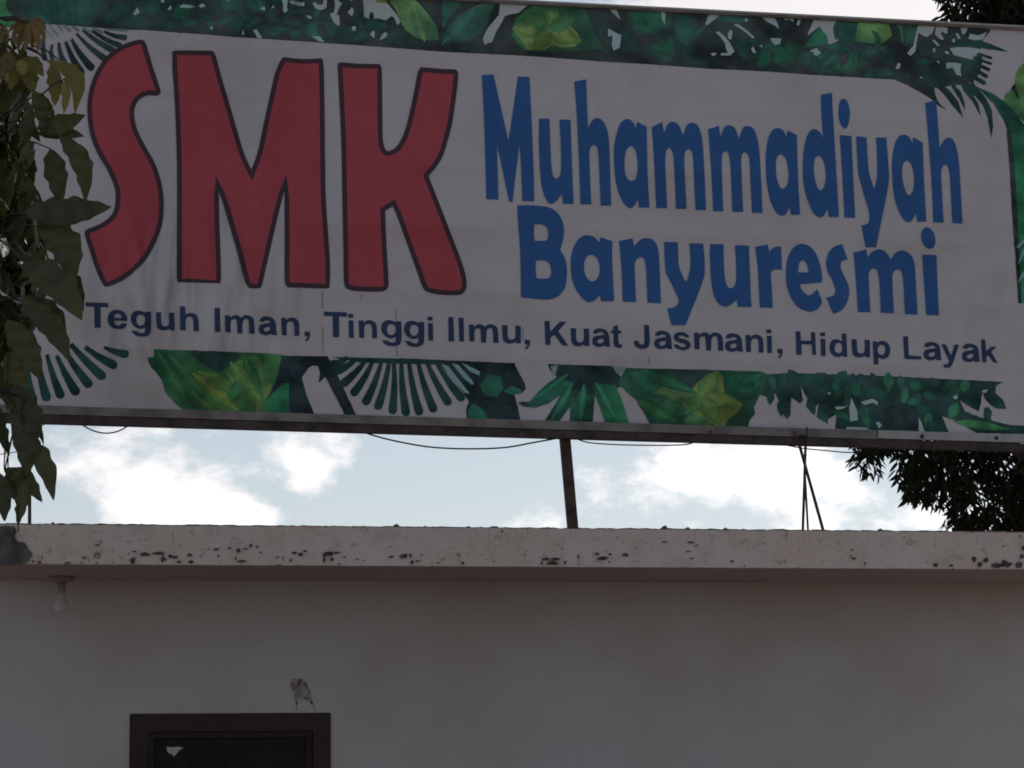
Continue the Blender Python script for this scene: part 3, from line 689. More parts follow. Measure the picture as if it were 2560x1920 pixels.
# pale gaps where the white shows between leaves
gaps = [(cB, [[(480,0),(680,0),(680,60),(700,130),(680,175),(640,140),(590,95),(545,95),(540,150),(555,260),(530,275),(480,230),(445,150),(490,130),(500,60)],
  [(795,0),(940,0),(940,30),(1050,30),(1100,90),(1160,160),(1195,230),(1165,270),(1130,190),(1100,170),(1040,215),(960,195),(915,200),(905,130),(875,130),(860,200),(810,180),(805,90)],
  [(260,40),(280,20),(320,50),(370,50),(390,0),(415,0),(410,80),(350,110),(290,90)], [(20,10),(60,5),(110,40),(180,20),(170,65),(110,60),(60,30)],
  [(870,365),(905,320),(925,350),(915,410)], [(1000,370),(1030,340),(1060,360),(1040,400),(970,430)], [(185,170),(230,165),(255,190),(235,205)], [(250,385),(340,390),(390,450),(330,440)], [(680,285),(720,280),(720,325),(685,325)]]),
 ((0,0,1.0), [[(1250,0),(1326,5),(1315,16),(1297,32),(1280,35),(1262,40),(1255,55),(1240,80),(1230,105),(1211,111),(1206,98),(1218,72),(1247,38)]]),
 (cA, [[(395,150),(440,80),(465,130),(420,165)], [(890,65),(930,45),(1060,70),(1000,85),(900,85)], [(1090,60),(1130,35),(1165,65),(1120,85)], [(760,95),(790,60),(810,90),(780,110)], [(1750,90),(1800,60),(1860,40),(1900,75),(1850,100),(1770,110)],
  [(1960,0),(2040,10),(2030,70),(2040,110),(2010,140),(1985,110),(1990,60)], [(2050,10),(2150,20),(2210,45),(2150,60),(2080,40)], [(690,0),(730,0),(725,30),(690,25)], [(1370,0),(1500,0),(1400,25)], [(390,0),(430,0),(410,12)], [(1550,370),(1565,310),(1580,370)], [(1670,320),(1710,315),(1770,410),(1720,405)], [(1210,285),(1235,280),(1245,310),(1225,320)]]),
 (cC, [[(0,0),(80,0),(135,130),(60,60)], [(0,220),(140,290),(125,420),(60,455),(40,400),(45,290),(0,310)], [(550,0),(610,10),(605,180),(575,120)], [(1030,180),(1060,100),(1100,45),(1215,50),(1150,110),(1060,180)], [(1145,265),(1170,245),(1240,300),(1300,380),(1360,495),(1280,505),(1200,505),(1200,480),(1270,480),(1240,370),(1190,300)],
  [(1275,270),(1300,235),(1325,250),(1310,340),(1275,320)], [(1335,180),(1370,165),(1480,240),(1560,315),(1540,325),(1440,240)], [(1450,120),(1475,105),(1490,140),(1460,150)], [(1610,80),(1760,85),(1800,160),(1820,225),(1760,180),(1680,140)], [(1865,90),(1975,90),(1970,150),(1920,120),(1880,130)], [(2005,180),(2020,125),(2050,125),(2030,190)], [(1725,320),(1840,325),(1830,380),(1780,395),(1740,360)], [(1520,430),(1540,410),(1580,480),(1540,475)], [(1090,490),(1130,475),(1160,490),(1110,512)], [(1610,400),(1640,395),(1640,425)]]),
 (cDd, [[(0,170),(50,60),(60,25),(350,38),(310,130),(300,260),(210,295),(190,200),(110,110),(60,150),(0,200)], [(-20,370),(90,330),(135,380),(80,415),(20,385),(-20,400)], [(1015,385),(1060,320),(1075,310),(1110,150),(1130,98),(1300,104),(1270,180),(1215,215),(1170,200),(1130,170),(1105,310),(1100,360),(1050,410)], [(895,540),(920,480),(950,490),(930,545)], [(1140,625),(1165,620),(1170,645)],
  [(1310,110),(1430,116),(1430,180),(1400,180),(1370,150),(1360,180),(1395,240),(1360,245),(1300,190)], [(1270,245),(1290,245),(1350,300),(1325,310)], [(1560,120),(1640,122),(1610,180),(1580,190)], [(1640,235),(1660,180),(1740,200),(1830,165),(1790,240),(1720,250)], [(1510,180),(1535,175),(1560,230),(1535,240)], [(1450,330),(1530,320),(1640,320),(1760,340),(1790,370),(1740,390),(1700,420),(1690,450),(1560,420),(1490,400)], [(1415,480),(1500,480),(1570,490),(1560,550),(1570,620),(1520,600),(1480,530),(1420,540)],
  [(1275,335),(1300,330),(1305,365),(1285,370)], [(1400,355),(1440,365),(1440,395),(1405,385)], [(1475,240),(1500,230),(1500,270),(1480,270)], [(1310,460),(1345,465),(1340,490)], [(1645,680),(1670,680),(1665,705)]])]
for cr_, lst in gaps:
    for k, pl in enumerate(lst): printed('printed_gap', [wob(Q(pl, *cr_), .6, 5)], .0023, SPK if len(pl) < 9 else ink(97, 95, 100))
# sharp leaves of the top band
leafp(Q([(1080,10),(1200,0),(1330,0),(1430,80),(1530,200),(1590,310),(1605,430),(1500,430),(1350,400),(1250,320),(1200,230),(1150,120)], *cB), (ink(76,94,62), ink(42,66,54), (1020,0), (1090,105)))
leafp(Q([(1640,0),(1880,0),(1760,130),(1690,230),(1640,330)], *cB), TEAL)
leafp(Q([(1660,370),(1720,270),(1820,170),(1950,90),(2090,20),(2130,0),(2212,0),(2180,90),(2120,260),(2060,360),(1900,450),(1680,460)], *cB), (ink(46,74,64), ink(32,46,48), (1150,20), (1180,110)))
leafp(Q([(930,0),(1050,0),(1050,28),(945,28)], *cB), YELO)
for pl in ([(675,0),(790,0),(805,90),(800,180),(720,150),(690,80)], [(415,10),(470,10),(495,70),(490,130),(440,90)], [(545,105),(590,100),(660,170),(680,250),(600,250),(560,190)], [(1040,230),(1100,172),(1140,220),(1120,300),(1060,300)]):
    leafp(Q(pl, *cB), ink(44, 44, 50))
leafp(Q([(80,120),(200,40),(560,40),(640,100),(700,230),(790,430),(560,440),(300,450),(100,440),(0,300),(20,180)], *cE4), (ink(44,72,50), ink(36,56,48), (1330,20), (1400,130)))
leafp(Q([(0,250),(60,200),(130,160),(200,180),(270,235),(300,150),(330,90),(400,110),(400,200),(480,210),(560,280),(600,360),(540,400),(430,415),(370,390),(330,400),(280,435),(130,430),(80,350)], *cE4), (ink(84,92,54), ink(66,82,54), (1380,100), (1340,40)))
leafp(Q([(-60,330),(60,180),(110,100),(180,190),(200,290),(60,310)], *cDd), MID)
leafp(Q([(350,40),(500,60),(510,160),(470,300),(310,300),(300,240),(315,120)], *cDd), ink(32,54,50))
leafp(Q([(510,65),(700,70),(830,85),(860,200),(760,280),(620,280),(480,260)], *cDd), (ink(78,98,60), ink(42,76,56), (2190,55), (2160,115)))
leafp(Q([(640,140),(700,160),(750,230),(740,320),(680,330),(690,240)], *cDd), ink(34,60,48))
leafp(Q([(835,75),(900,90),(960,200),(970,300),(880,240)], *cDd), ink(44,46,46))
leafp(Q([(905,85),(970,90),(975,290),(940,170)], *cDd), ink(56,84,66))
FD = ink(26, 40, 42)
for f_ in ([(1440,295),(1560,255),(1760,250),(1880,290),(2050,365),(1990,360),(1850,340),(1680,310),(1520,312)], [(1200,670),(1290,760),(1330,880),(1420,965),(1330,915),(1270,850)], [(1350,690),(1450,760),(1540,880),(1590,1045),(1480,920),(1390,800),(1280,700)], [(1480,690),(1560,770),(1600,880),(1610,975),(1550,850),(1470,730)], [(1560,690),(1680,800),(1740,890),(1770,1030),(1680,870),(1600,780)], [(1730,740),(1820,840),(1880,960),(1895,1130),(1875,1250),(1840,1050),(1790,910),(1720,830)], [(1560,690),(1690,690),(1740,735),(1830,860),(1760,860),(1640,770)]):
    leafp(Q(f_, *cDd), FD, .4)
for (a, b_, w_) in (((1730,385),(1875,430),26),((1690,425),(1870,488),26),((1680,470),(1850,550),34),((1690,540),(1825,618),40),((1680,615),(1800,685),44)):
    finger((2020+a[0]/4.096, 40+a[1]/4.096), (2020+b_[0]/4.096, 40+b_[1]/4.096), w_/4.096, w_/4.096, FD)
def petal(c0, c1, w_, col, rim, vein=None):    # printed petal or leaf: light along the middle, darker rim, optional vein
    dx, dy = c1[0]-c0[0], c1[1]-c0[1]; l = math.hypot(dx, dy); ca, sa = dx/l, dy/l; n_ = 10; V = []; cols = []; F = []
    _lo[0] += .00001
    for i in range(n_+1):
        u = i/n_; h_ = w_/2*math.sin(math.pi*u**.75)
        for k_, m_ in ((-1, .0), (-.5, .75), (0, 1), (.5, .6), (1, .0)):
            V.append((c0[0]+u*l*ca-h_*k_*sa, c0[1]+u*l*sa+h_*k_*ca)); cols.append(tuple(p*m_+q*(1-m_) for p, q in zip(col, rim)))
    for i in range(n_):
        for k_ in range(4): a = i*5+k_; F.append((a, a+5, a+6, a+1))
    me = mesh('printed_leaf', [on_y(x, y, Y_S)-Vector((0, _lo[0], 0)) for x, y in V], F)
    for p in me.polygons:
        if p.normal.y > 0: p.flip()
    setink(me, cols); adopt(obj('printed_leaf', me, m_leafink), banner)
    if vein: printed('printed_vein', [[(c0[0]+.8*sa, c0[1]-.8*ca), (c0[0]-.8*sa, c0[1]+.8*ca), (c1[0]-dx*.08, c1[1]-dy*.08)]], .0043, vein)
for tp, w_, cc in (((1284,75),42,ink(80,92,54)),((1335,124),46,ink(84,94,52)),((1452,106),48,ink(82,88,48)),((1386,28),40,ink(70,88,56)),((1312,36),36,ink(54,82,54)),((1440,44),38,ink(48,76,54))):
    petal((1373,74), tp, w_, cc, ink(54,72,46))
petal((1062,105), (1030,2), 26, ink(74,96,62), ink(52,78,58), ink(88,104,74)); petal((1104,112), (1200,14), 40, ink(40,68,60), ink(34,52,52), ink(52,80,70))
# right-hand strip
cR1, cR2, cR3 = (2400,120,5.1875), (2400,440,5.1875), (2400,760,4.608)
leafp(Q([(560,690),(585,600),(640,560),(660,520),(710,450),(715,360),(770,250),(830,190),(1650,60),(1650,1200),(830,960),(700,850)], *cR1), (ink(78,92,54), ink(44,74,50), (2570,160), (2540,290)))
leafp(Q([(660,520),(710,460),(775,650),(740,650)], *cR1), ink(36,44,36))
leafp(Q([(1740,730),(1900,800),(2010,880),(2110,980),(2212,1110),(2300,1150),(2860,1300),(2860,2900),(2155,2940),(2125,2430),(2095,2030),(2070,1640),(2036,1160),(2000,1060),(1900,900),(1800,800)], *cDd), (ink(28,50,46), ink(30,74,50), (2505,330), (2580,400)))
leafp(Q([(605,1080),(660,1080),(720,1659),(645,1659)], *cR1), ink(30,36,36))
leafp(Q([(645,0),(720,0),(760,800),(700,900)], *cR2), ink(36,36,40))
leafp(Q([(700,800),(760,800),(800,1650),(755,1650)], *cR2), ink(26,30,34))
for pl in ([(730,930),(760,880),(830,810),(900,760),(900,800),(830,860),(760,940)], [(750,1150),(800,1000),(830,920),(900,800),(900,880),(830,1010),(770,1120)], [(750,1390),(780,1310),(830,1220),(900,1120),(900,1230),(830,1300)]):
    leafp(Q(pl, *cR2), ink(70,82,84), .4, 'printed_gap')
# bottom band
kA, kB, kC, kD = (0,820,3.456), (640,820,3.456), (1280,820,3.456), (1920,820,3.456)
FG = ink(24, 40, 42)
for (a, b_, w0, w1) in (((900,168),(1078,225),20,58),((735,165),(975,318),26,62),((610,140),(875,410),28,66),((560,200),(760,480),26,64),((490,240),(650,545),22,64),((405,230),(520,575),20,60),((320,240),(400,595),24,64),((235,330),(285,625),26,56),((120,300),(130,560),26,56),((20,280),(0,560),26,56),((-90,280),(-130,540),26,56)):
    finger((a[0]/3.456, 820+a[1]/3.456), (b_[0]/3.456, 820+b_[1]/3.456), w0*1.5/3.456, w1*1.28/3.456, FG, 2.0)
leafp([(385,873.5),(500,877),(640,882),(704,886),(724,900),(724,1038),(640,1036),(492,1031),(457,1025),(434,1005),(414,982),(405,950),(376,915.5),(367.5,895),(385,892)], (ink(30,60,46), ink(44,72,46), (400,900), (520,990)))
leafp([(470,876),(560,879),(600,885),(590,905),(548,932),(510,915)], ink(30,46,44))
leafp([(468,935),(500,927),(545,935),(580,960),(620,1000),(650,1035),(530,1031),(490,1000)], (ink(72,84,44), ink(40,68,44), (490,940), (600,1020)))
leafp([(566,935),(590,905),(640,885),(655,905),(660,950),(680,975),(660,1010),(645,1020),(600,985)], (ink(62,86,52), ink(58,74,44), (600,920), (660,1000)))
leafp([(575,930),(600,915),(650,985),(640,1030),(620,1010)], ink(52,66,38))
leafp(Q([(80,640),(200,480),(285,470),(290,745),(120,745)], *kB), ink(32,72,52))
leafp(Q([(0,440),(100,470),(140,490),(120,560),(60,620),(40,700),(0,740)], *kB), ink(66,78,44))
leafp(Q([(220,240),(620,245),(700,400),(870,765),(775,765),(690,600),(600,420),(560,460),(540,475),(555,390),(540,330),(490,320),(450,350),(395,430),(440,590),(505,750),(285,750),(285,470),(230,480),(150,560),(80,640),(180,440)], *kB), ink(28,33,39))
for (a, b_) in (((790,255),(670,310)),((870,262),(705,370)),((955,268),(760,475)),((1010,285),(850,555)),((1085,285),(952,635)),((1150,285),(1057,672)),((1190,285),(1180,710)),((1255,285),(1295,725)),((1320,285),(1408,720)),((1395,280),(1530,695)),((1470,280),(1655,635)),((1550,280),(1770,600))):
    finger((640+a[0]/3.456, 820+a[1]/3.456), (640+b_[0]/3.456, 820+b_[1]/3.456), 32/3.456, 74/3.456, ink(23,37,39), 3.0 if b_[0] > a[0] else -3.0)
leafp(Q([(650,250),(1340,266),(1900,290),(1700,320),(1300,310),(900,300)], *kB), ink(24,38,40))
leafp([(1090,899),(1132,902),(1190,904),(1288,908),(1288,915),(1297,930),(1312,959),(1314,973),(1306,982),(1286,985),(1291,1005),(1302,1054),(1280,1056),(1168,1050),(1165,1022),(1172,1005),(1160,985),(1130,945)], ink(27,32,36))
for pl in ([(1690,305),(1750,320),(1880,470),(1870,495),(1790,430)], [(1775,300),(1840,330),(1935,375),(1930,412),(1840,370)], [(1600,310),(1660,330),(1845,565),(1800,560),(1700,450)]):
    leafp(Q(pl, *kB), ink(76,90,94), .4, 'printed_gap')
leafp(Q([(1930,500),(2000,400),(2110,420),(2140,520),(2080,600),(1980,590)], *kB), ink(30,60,50)); leafp(Q([(1830,700),(1880,650),(1960,700),(2010,800),(1835,790)], *kB), ink(30,62,52)); leafp(Q([(2140,540),(2212,500),(2300,540),(2290,570),(2190,575)], *kB), ink(34,70,58))
# palm tuft
PD = ink(26, 34, 37)
leafp(Q([(310,312),(860,328),(920,400),(1010,490),(900,520),(715,590),(510,690),(440,575),(360,500),(350,480),(385,420),(330,370)], *kC), PD)
for pl, cc in (([(480,450),(380,480),(300,570),(170,630),(50,645),(100,680),(200,690),(320,650),(440,565),(540,480)], (ink(32,68,58), ink(30,48,46), (1370,955), (1310,1010))), ([(520,520),(440,560),(380,650),(270,822),(400,822),(470,720),(540,640)], ink(26,46,42)), ([(520,600),(505,690),(495,825),(695,842),(715,570)], ink(28,52,44)), ([(700,480),(715,570),(815,845),(1020,852),(945,610),(895,490)], (ink(28,56,44), ink(30,76,52), (1490,960), (1530,1060)))):
    leafp(Q(pl, *kC), cc)
for pl in ([(330,330),(400,322),(370,410),(350,400)], [(870,332),(980,340),(970,390),(900,392)]): leafp(Q(pl, *kC), ink(72,80,84), .4, 'printed_gap')
leafp(Q([(985,345),(2150,375),(2212,400),(2212,560),(2140,580),(2090,680),(2100,740),(2050,800),(2040,866),(1200,846),(1130,720),(1090,640),(1000,560),(915,480)], *kC), (ink(30,56,46), ink(30,52,42), (1560,930), (1800,1060)))
leafp(Q([(1330,352),(1700,360),(1640,450),(1560,530),(1450,470)], *kC), ink(34,42,44)); leafp(Q([(1000,380),(1250,370),(1420,480),(1250,540),(1100,500)], *kC), ink(34,66,52)); leafp(Q([(1830,420),(2000,400),(2120,420),(2130,520),(2020,560),(1880,540)], *kC), ink(30,66,52))
leafp(Q([(1090,620),(1300,600),(1480,660),(1600,720),(1560,760),(1300,730),(1150,700)], *kC), ink(40,68,48)); leafp(Q([(1480,790),(1600,725),(1720,760),(1720,855),(1490,850)], *kC), ink(52,78,48))
leafp(Q([(1210,555),(1330,505),(1460,500),(1550,545),(1600,470),(1690,400),(1780,370),(1825,420),(1830,560),(1900,590),(1990,660),(1960,720),(1870,790),(1830,850),(1760,850),(1650,770),(1500,720),(1480,650),(1330,600)], *kC), (ink(72,84,50), ink(78,82,44), (1640,970), (1840,1020)))
for tp, w_, cc in (((1636,980),38,ink(66,84,52)),((1795,928),50,ink(74,90,52)),((1855,1011),44,ink(82,86,46)),((1803,1064),46,ink(70,84,46)),((1712,1034),42,ink(62,82,50))):
    petal((1752,992), tp, w_, cc, ink(48,70,44))
petal((1600,925), (1745,985), 34, ink(38,72,54), ink(28,50,42)); petal((1590,1000), (1700,1060), 36, ink(42,72,48), ink(28,52,40)); petal((1850,960), (1905,935), 34, ink(34,72,54), ink(28,50,44))
for a_, b_ in (((395,880),(470,1010)),((420,885),(545,1025)),((610,890),(660,1015)),((560,1020),(640,905))):
    petal(a_, b_, 34, ink(44,78,50), ink(32,60,46), ink(52,82,52))
petal((480,932), (600,1030), 40, ink(80,90,46), ink(52,74,44), ink(92,98,58)); petal((575,905), (655,1005), 38, ink(72,92,54), ink(48,72,44), ink(88,98,60))
for a_, b_ in (((1420,935),(1320,1008)),((1430,960),(1372,1060)),((1460,960),(1450,1058)),((1490,955),(1545,1062))):
    petal(a_, b_, 22, ink(36,80,60), ink(26,50,44), ink(50,88,66))
# right bush
leafp(Q([(0,400),(190,388),(920,412),(1550,442),(2030,466),(1970,500),(1960,560),(2030,620),(2060,700),(1960,695),(1900,640),(1870,610),(1850,545),(1840,640),(1820,720),(1760,690),(1655,625),(1700,720),(1860,780),(1870,680),(1920,740),(1930,800),(2100,840),(2300,845),(2700,830),(2700,930),(2212,915),(1800,908),(1700,850),(1600,790),(1500,760),(1560,900),(960,890),(930,884),(870,880),(580,872),(590,740),(490,810),(420,770),(440,650),(390,700),(380,740),(330,680),(340,610),(280,500),(300,620),(280,650),(200,600),(190,770),(120,720),(90,620),(60,560),(20,640),(0,600),(-60,580)], *kD), ink(29,42,42))
def lens(cx, cy, l, w_, ang, col, amp=.6):     # one pointed leaf of the print
    n_ = 7; ca, sa = math.cos(ang), math.sin(ang); up_, dn_ = [], []
    for i in range(n_+1):
        u = i/n_; h_ = w_/2*math.sin(math.pi*u**.8); x = (u-.5)*l
        up_.append((cx+x*ca-h_*sa, cy+x*sa+h_*ca)); dn_.append((cx+x*ca+h_*sa, cy+x*sa-h_*ca))
    leafp(up_+dn_[::-1][1:-1], col, amp)
rb = random.Random(4)
GRN = [ink(30,62,50), ink(34,58,50), ink(28,50,46), ink(36,70,54), ink(30,46,48), ink(31,40,44)]
for (x, y) in [(40,470),(130,450),(230,430),(330,450),(430,440),(520,460),(620,440),(720,450),(820,450),(930,460),(1040,470),(1150,480),(1280,500),(1420,500),(1560,500),(1700,510),(480,560),(600,540),(680,590),(760,540),(850,560),(960,570),(1080,560),(1180,590),(1290,620),(1400,590),(1520,600),(1620,560),(1720,580),(640,760),(660,820),(820,720),(850,800),(1380,800),(1440,860),(1240,660),(1340,700),(1500,690),(1600,720),(1000,650)]:
    lens(1920+x/3.456, 820+y/3.456, rb.uniform(34, 56), rb.uniform(17, 27), rb.uniform(.4, 2.6), rb.choice(GRN))
for (x, y, l, a) in ((110,690,46,1.5),(150,720,44,1.3),(250,590,40,1.2),(380,690,40,1.2),(480,770,40,1.0),(20,610,34,1.7),(1900,740,34,1.5),(1970,640,56,.6),(1760,650,50,.9)):
    lens(1920+x/3.456, 820+y/3.456, l, 19, a, ink(29,46,48))
lens(1920+1850/3.456, 820+842/3.456, 150, 20, .14, ink(44,78,52))
leafp(Q([(1010,700),(1150,640),(1280,680),(1300,880),(990,880)], *kD), ink(27,31,35))
for pl in ([(700,690),(720,600),(770,720),(775,795),(710,810)], [(800,640),(900,610),(950,640),(940,670),(910,645),(830,665)], [(930,820),(960,810),(980,840),(960,870)], [(1300,770),(1330,830),(1350,895),(1300,892)], [(575,680),(650,680),(700,665),(640,700),(590,705)], [(510,555),(540,560),(530,580)], [(1590,600),(1630,575),(1640,600),(1620,620)], [(1845,540),(1900,530),(1880,560),(1855,560)], [(680,855),(860,862),(860,880),(670,876)]):
    leafp(Q(pl, *kD), SPK, .4, 'printed_gap')
# top-left fan palm lobes under the band
for (a, b_, w0, w1) in (((1800,545),(2150,650),30,82),((1590,530),(2060,785),36,84),((1430,520),(1930,860),36,96),((1320,580),(1800,1010),30,100),((1235,680),(1570,1160),40,112),((1135,720),(1395,1245),40,112),((1015,740),(1110,1080),34,86),((905,770),(905,1010),34,66),((760,600),(770,1000),40,80)):
    finger((a[0]/6.9125, a[1]/6.9125), (b_[0]/6.9125, b_[1]/6.9125), w0*1.4/6.9125, w1*1.2/6.9125, ink(29,38,42), 3.0)
for (x0, y0, x1, y1, w_) in ((815,400,1000,610,40),(975,420,1080,540,40),(1090,430,1200,520,60),(1240,450,1340,520,56),(1430,470,1560,560,56),(1590,470,1760,560,46),(1790,490,2180,530,44),(735,450,900,640,50)):
    finger((x0/6.9125, y0/6.9125), (x1/6.9125, y1/6.9125), w_*.6/6.9125, w_/6.9125, ink(80,88,96))
# thin cracks and drip stains in the vinyl
for (x, y0, y1) in ((806,726,770),(807,815,886),(990,775,800),(992,868,892),(903,735,750),(1622,893,915),(1306,820,850),(2107,700,760),(142,785,820)):
    printed('crack', [[(x-.8, y0), (x+.8, y0), (x+1.6, y1), (x+.3, y1)]], .0062, ink(56,52,55))

# ---- frame, posts, ties
def band(x0, x1, f0, f1, n=24):
    xs = [x0+(x1-x0)*i/n for i in range(n+1)]
    return [(x, f0(x)) for x in xs]+[(x, f1(x)) for x in xs[::-1]]
def rail(name, x0, x1, f0, f1, ya, yb, mat): return adopt(obj(name, extrude_px(band(x0, x1, f0, f1), Y_S+ya, Y_S+yb), mat), bb)
rail('bottom_batten', LEFT-3, 2193, lambda x: bot_y(x)-2+1.2*noise.noise(Vector((x*.01, 0, 0))), lambda x: bot_y(x)+19, -.045, .0, m_batten)
nb = rail('bottom_batten', 2196, RIGHT+3, lambda x: bot_y(x)-3, lambda x: bot_y(x)+17, -.050, .0, m_new); nb['label'] = 'newer pale aluminium length of batten with dark screws'
rail('bottom_rail', LEFT-5, RIGHT+5, lambda x: bot_y(x)+19.6, lambda x: bot_y(x)+42-(x-87)*.0012, -.03, .06, m_rail)
rail('top_rail', LEFT-5, RIGHT+5, lambda x: top_y(x), lambda x: top_y(x)+4.6, -.05, .06, m_new)
rail('top_rail', LEFT-5, RIGHT+5, lambda x: top_y(x)+5.0, lambda x: top_y(x)+10.5, -.035, .06, m_batten)
for sx in (LEFT-6, RIGHT-6):
    rail('side_rail', sx, sx+12, lambda x: top_y(x)+10.8, lambda x: bot_y(x)-3.2, -.03, .06, m_batten)
def disc(p, r, d, n=12):
    V = [Vector((p.x+r*math.cos(2*math.pi*k/n), p.y-dd, p.z+r*math.sin(2*math.pi*k/n))) for dd in (0, d) for k in range(n)]
    return V, [tuple(range(n)), tuple(range(2*n-1, n-1, -1))]+[(k, (k+1) % n, (k+1) % n+n, k+n) for k in range(n)]
for (x, y, r) in ((2305,1091,4.6),(2491,1095,4.6),(1777,1080,2.6),(692,1047,1.6)):
    v, f = disc(on_y(x, y, Y_S-(.05 if x > 2196 else .045)), r*.0034, .008); adopt(obj('screw', mesh('screw', v, f), m_screw), bb)
def post(p0, p1, wpx, d, yo=.09):
    a = on_y(p0[0], p0[1], Y_S+yo); c_ = on_y(p1[0], p1[1], Y_S+yo)
    k = (Z_TOP-c_.z)/(c_.z-a.z); c_ = c_+(c_-a)*k          # foot on the slab
    adopt(obj('post', mesh('post', *beam(a, c_, wpx*.0034, d)), m_post), bb)
top_of = lambda x0, y0, x1, y1, yy: (x0+(x1-x0)*(yy-y0)/(y1-y0), yy)
post(top_of(1412, 1095, 1432, 1322, 60), (1432, 1322), 24, .06)
post((73, -40), (74, 1318), 8, .03)
post((2640, 90), (2646, 1335), 24, .06)
def strut(p0, p1, wpx, yo, name='strut'):
    a = on_y(p0[0], p0[1], Y_S+yo); c_ = on_y(p1[0], p1[1], Y_S+yo); k = (Z_TOP-c_.z)/(c_.z-a.z); c_ = c_+(c_-a)*max(k, -0.2)
    v, f = tube([a, c_], wpx*.0034/2, 8); adopt(obj(name, mesh(name, v, f, True), m_post), bb)
strut((1999, 1114), (2058, 1326), 8.0, .10); strut((2014, 1108), (2007, 1326), 7.0, .13); strut((2012, 1180), (2020, 1326), 5.5, .16)
for pts in ([(1985,1078),(1990,1092),(1996,1104),(2002,1120)], [(2018,1068),(2017,1090),(2014,1106),(2012,1122)], [(1990,1092),(2004,1088),(2016,1092)]):
    v, f = tube([on_y(x, y, Y_S-.062) for x, y in pts], .007, 6); adopt(obj('wire_tie', mesh('wire_tie', v, f, True), m_post), bb)
# cables sagging below the frame
def cable(pts, r, label, yo=.02):
    K = [on_y(x, y, Y_S+yo) for x, y in pts]; P = []
    for i in range(len(K)-1):
        p0, p1, p2, p3 = K[max(i-1, 0)], K[i], K[i+1], K[min(i+2, len(K)-1)]
        for j in range(6):
            u = j/6; P.append(.5*((2*p1)+(p2-p0)*u+(2*p0-5*p1+4*p2-p3)*u*u+(3*p1-p0-3*p2+p3)*u**3))
    P.append(K[-1])
    v, f = tube(P, r, 8); tag(obj('cable', mesh('cable', v, f, True), m_black), label, 'cable', 'cables hanging under the billboard frame')
cable([(200,1056),(215,1068),(240,1079),(268,1083),(295,1078),(318,1066),(326,1058)], .0055, 'short looped black cable below the left end of the billboard frame')
cable([(905,1078),(935,1089),(1000,1105),(1080,1118),(1170,1122),(1260,1119),(1330,1107),(1380,1098),(1412,1092)], .0065, 'long sagging black cable left of the central post')
cable([(1440,1096),(1470,1106),(1530,1111),(1600,1113),(1680,1113),(1722,1110),(1745,1100)], .0052, 'shallow black cable just right of the central post')
cable([(1960,1112),(2010,1121),(2060,1126),(2120,1131),(2160,1128),(2200,1118)], .005, 'thin cable from the crossed struts to the dark tree')
cable([(-60,1141),(0,1135.5),(25,1132),(52,1128),(75,1124)], .0035, 'thin wire at the far left behind the hanging leaves', 1.2)
cable([(86,1069),(100,1066),(112,1060),(118,1056)], .004, 'short cable end at the left tip of the frame beside the leaves')

# ------------------------------------------------------------------ mango branch hanging in from the left (about 11 m away)
def leaf_mat(name, c0, c1, trans, rough=.36, spec=.45):
    m, t, b = new_mat(name, rough, spec)
    oi = t.nodes.new('ShaderNodeObjectInfo')
    c = mixc(t, oi.outputs['Random'], c0, c1)
    c = mixc(t, rng(t, pnoise(t, 14, 4), .4, .7, 0, .4), c, tuple(v*.6 for v in c0))
    t.links.new(c, b.inputs['Base Color'])
    tr = t.nodes.new('ShaderNodeBsdfTranslucent'); t.links.new(mixc(t, .4, c, (.16, .17, .02)), tr.inputs['Color'])
    ms_ = t.nodes.new('ShaderNodeMixShader'); ms_.inputs[0].default_value = trans
    t.links.new(b.outputs[0], ms_.inputs[1]); t.links.new(tr.outputs[0], ms_.inputs[2])
    t.links.new(ms_.outputs[0], t.nodes['Material Output'].inputs['Surface'])
    return m
m_leaf = leaf_mat('mango_leaf', (.045, .052, .022), (.10, .105, .036), .10)
m_olive = leaf_mat('olive_leaf', (.15, .14, .035), (.21, .185, .045), .12)
m_young = leaf_mat('young_bronze_leaf', (.20, .115, .035), (.27, .17, .055), .12)
m_yel = leaf_mat('yellowing_leaf', (.26, .22, .05), (.32, .27, .07), .15)
m_bark = plain('mango_bark', (.075, .062, .05), .9, .4, 12, .1, .6)

def blade(base, tip, width, bow, fold, face, seed, n=12, wav=.085):
    """leaf blade from base to tip: lance outline, folded at the midrib, wavy margin, arched by bow (vector)"""
    rr = random.Random(seed); base, tip = Vector(base), Vector(tip); ph = rr.uniform(0, 6); fr = rr.uniform(6.0, 9.5)
    d = tip-base; L_ = d.length; dn = d.normalized()
    side = dn.cross(face).normalized(); up = side.cross(dn).normalized()
    V, F = [], []
    for i in range(n+1):
        u = i/n; c_ = base+d*u+bow*math.sin(math.pi*u)
        prof = (math.sin(math.pi*u**.82))**.85 if 0 < u < 1 else 0.0
        prof = max(prof, .04 if u < .5 else .012)
        for s_ in (-1, 0, 1):
            wv = 1+wav*math.sin(fr*2*math.pi*u*.5+ph+s_) + .5*wav*math.sin(fr*5*u+ph*2+3*s_)
            hw = width/2*prof*wv
            lift = (abs(s_)*hw*fold)+abs(s_)*width*.10*math.sin(fr*3.0*u+ph+1.5*s_)*prof
            V.append(c_+side*hw*s_+up*lift)
    for i in range(n):
        a = i*3
        F += [(a, a+3, a+4, a+1), (a+1, a+4, a+5, a+2)]
    # thickness: a second skin 1 mm behind
    return V, F
def leaf_obj(name, v, f, mat, parent):
    me = mesh(name, v, f, True); return adopt(obj(name, me, mat), parent)

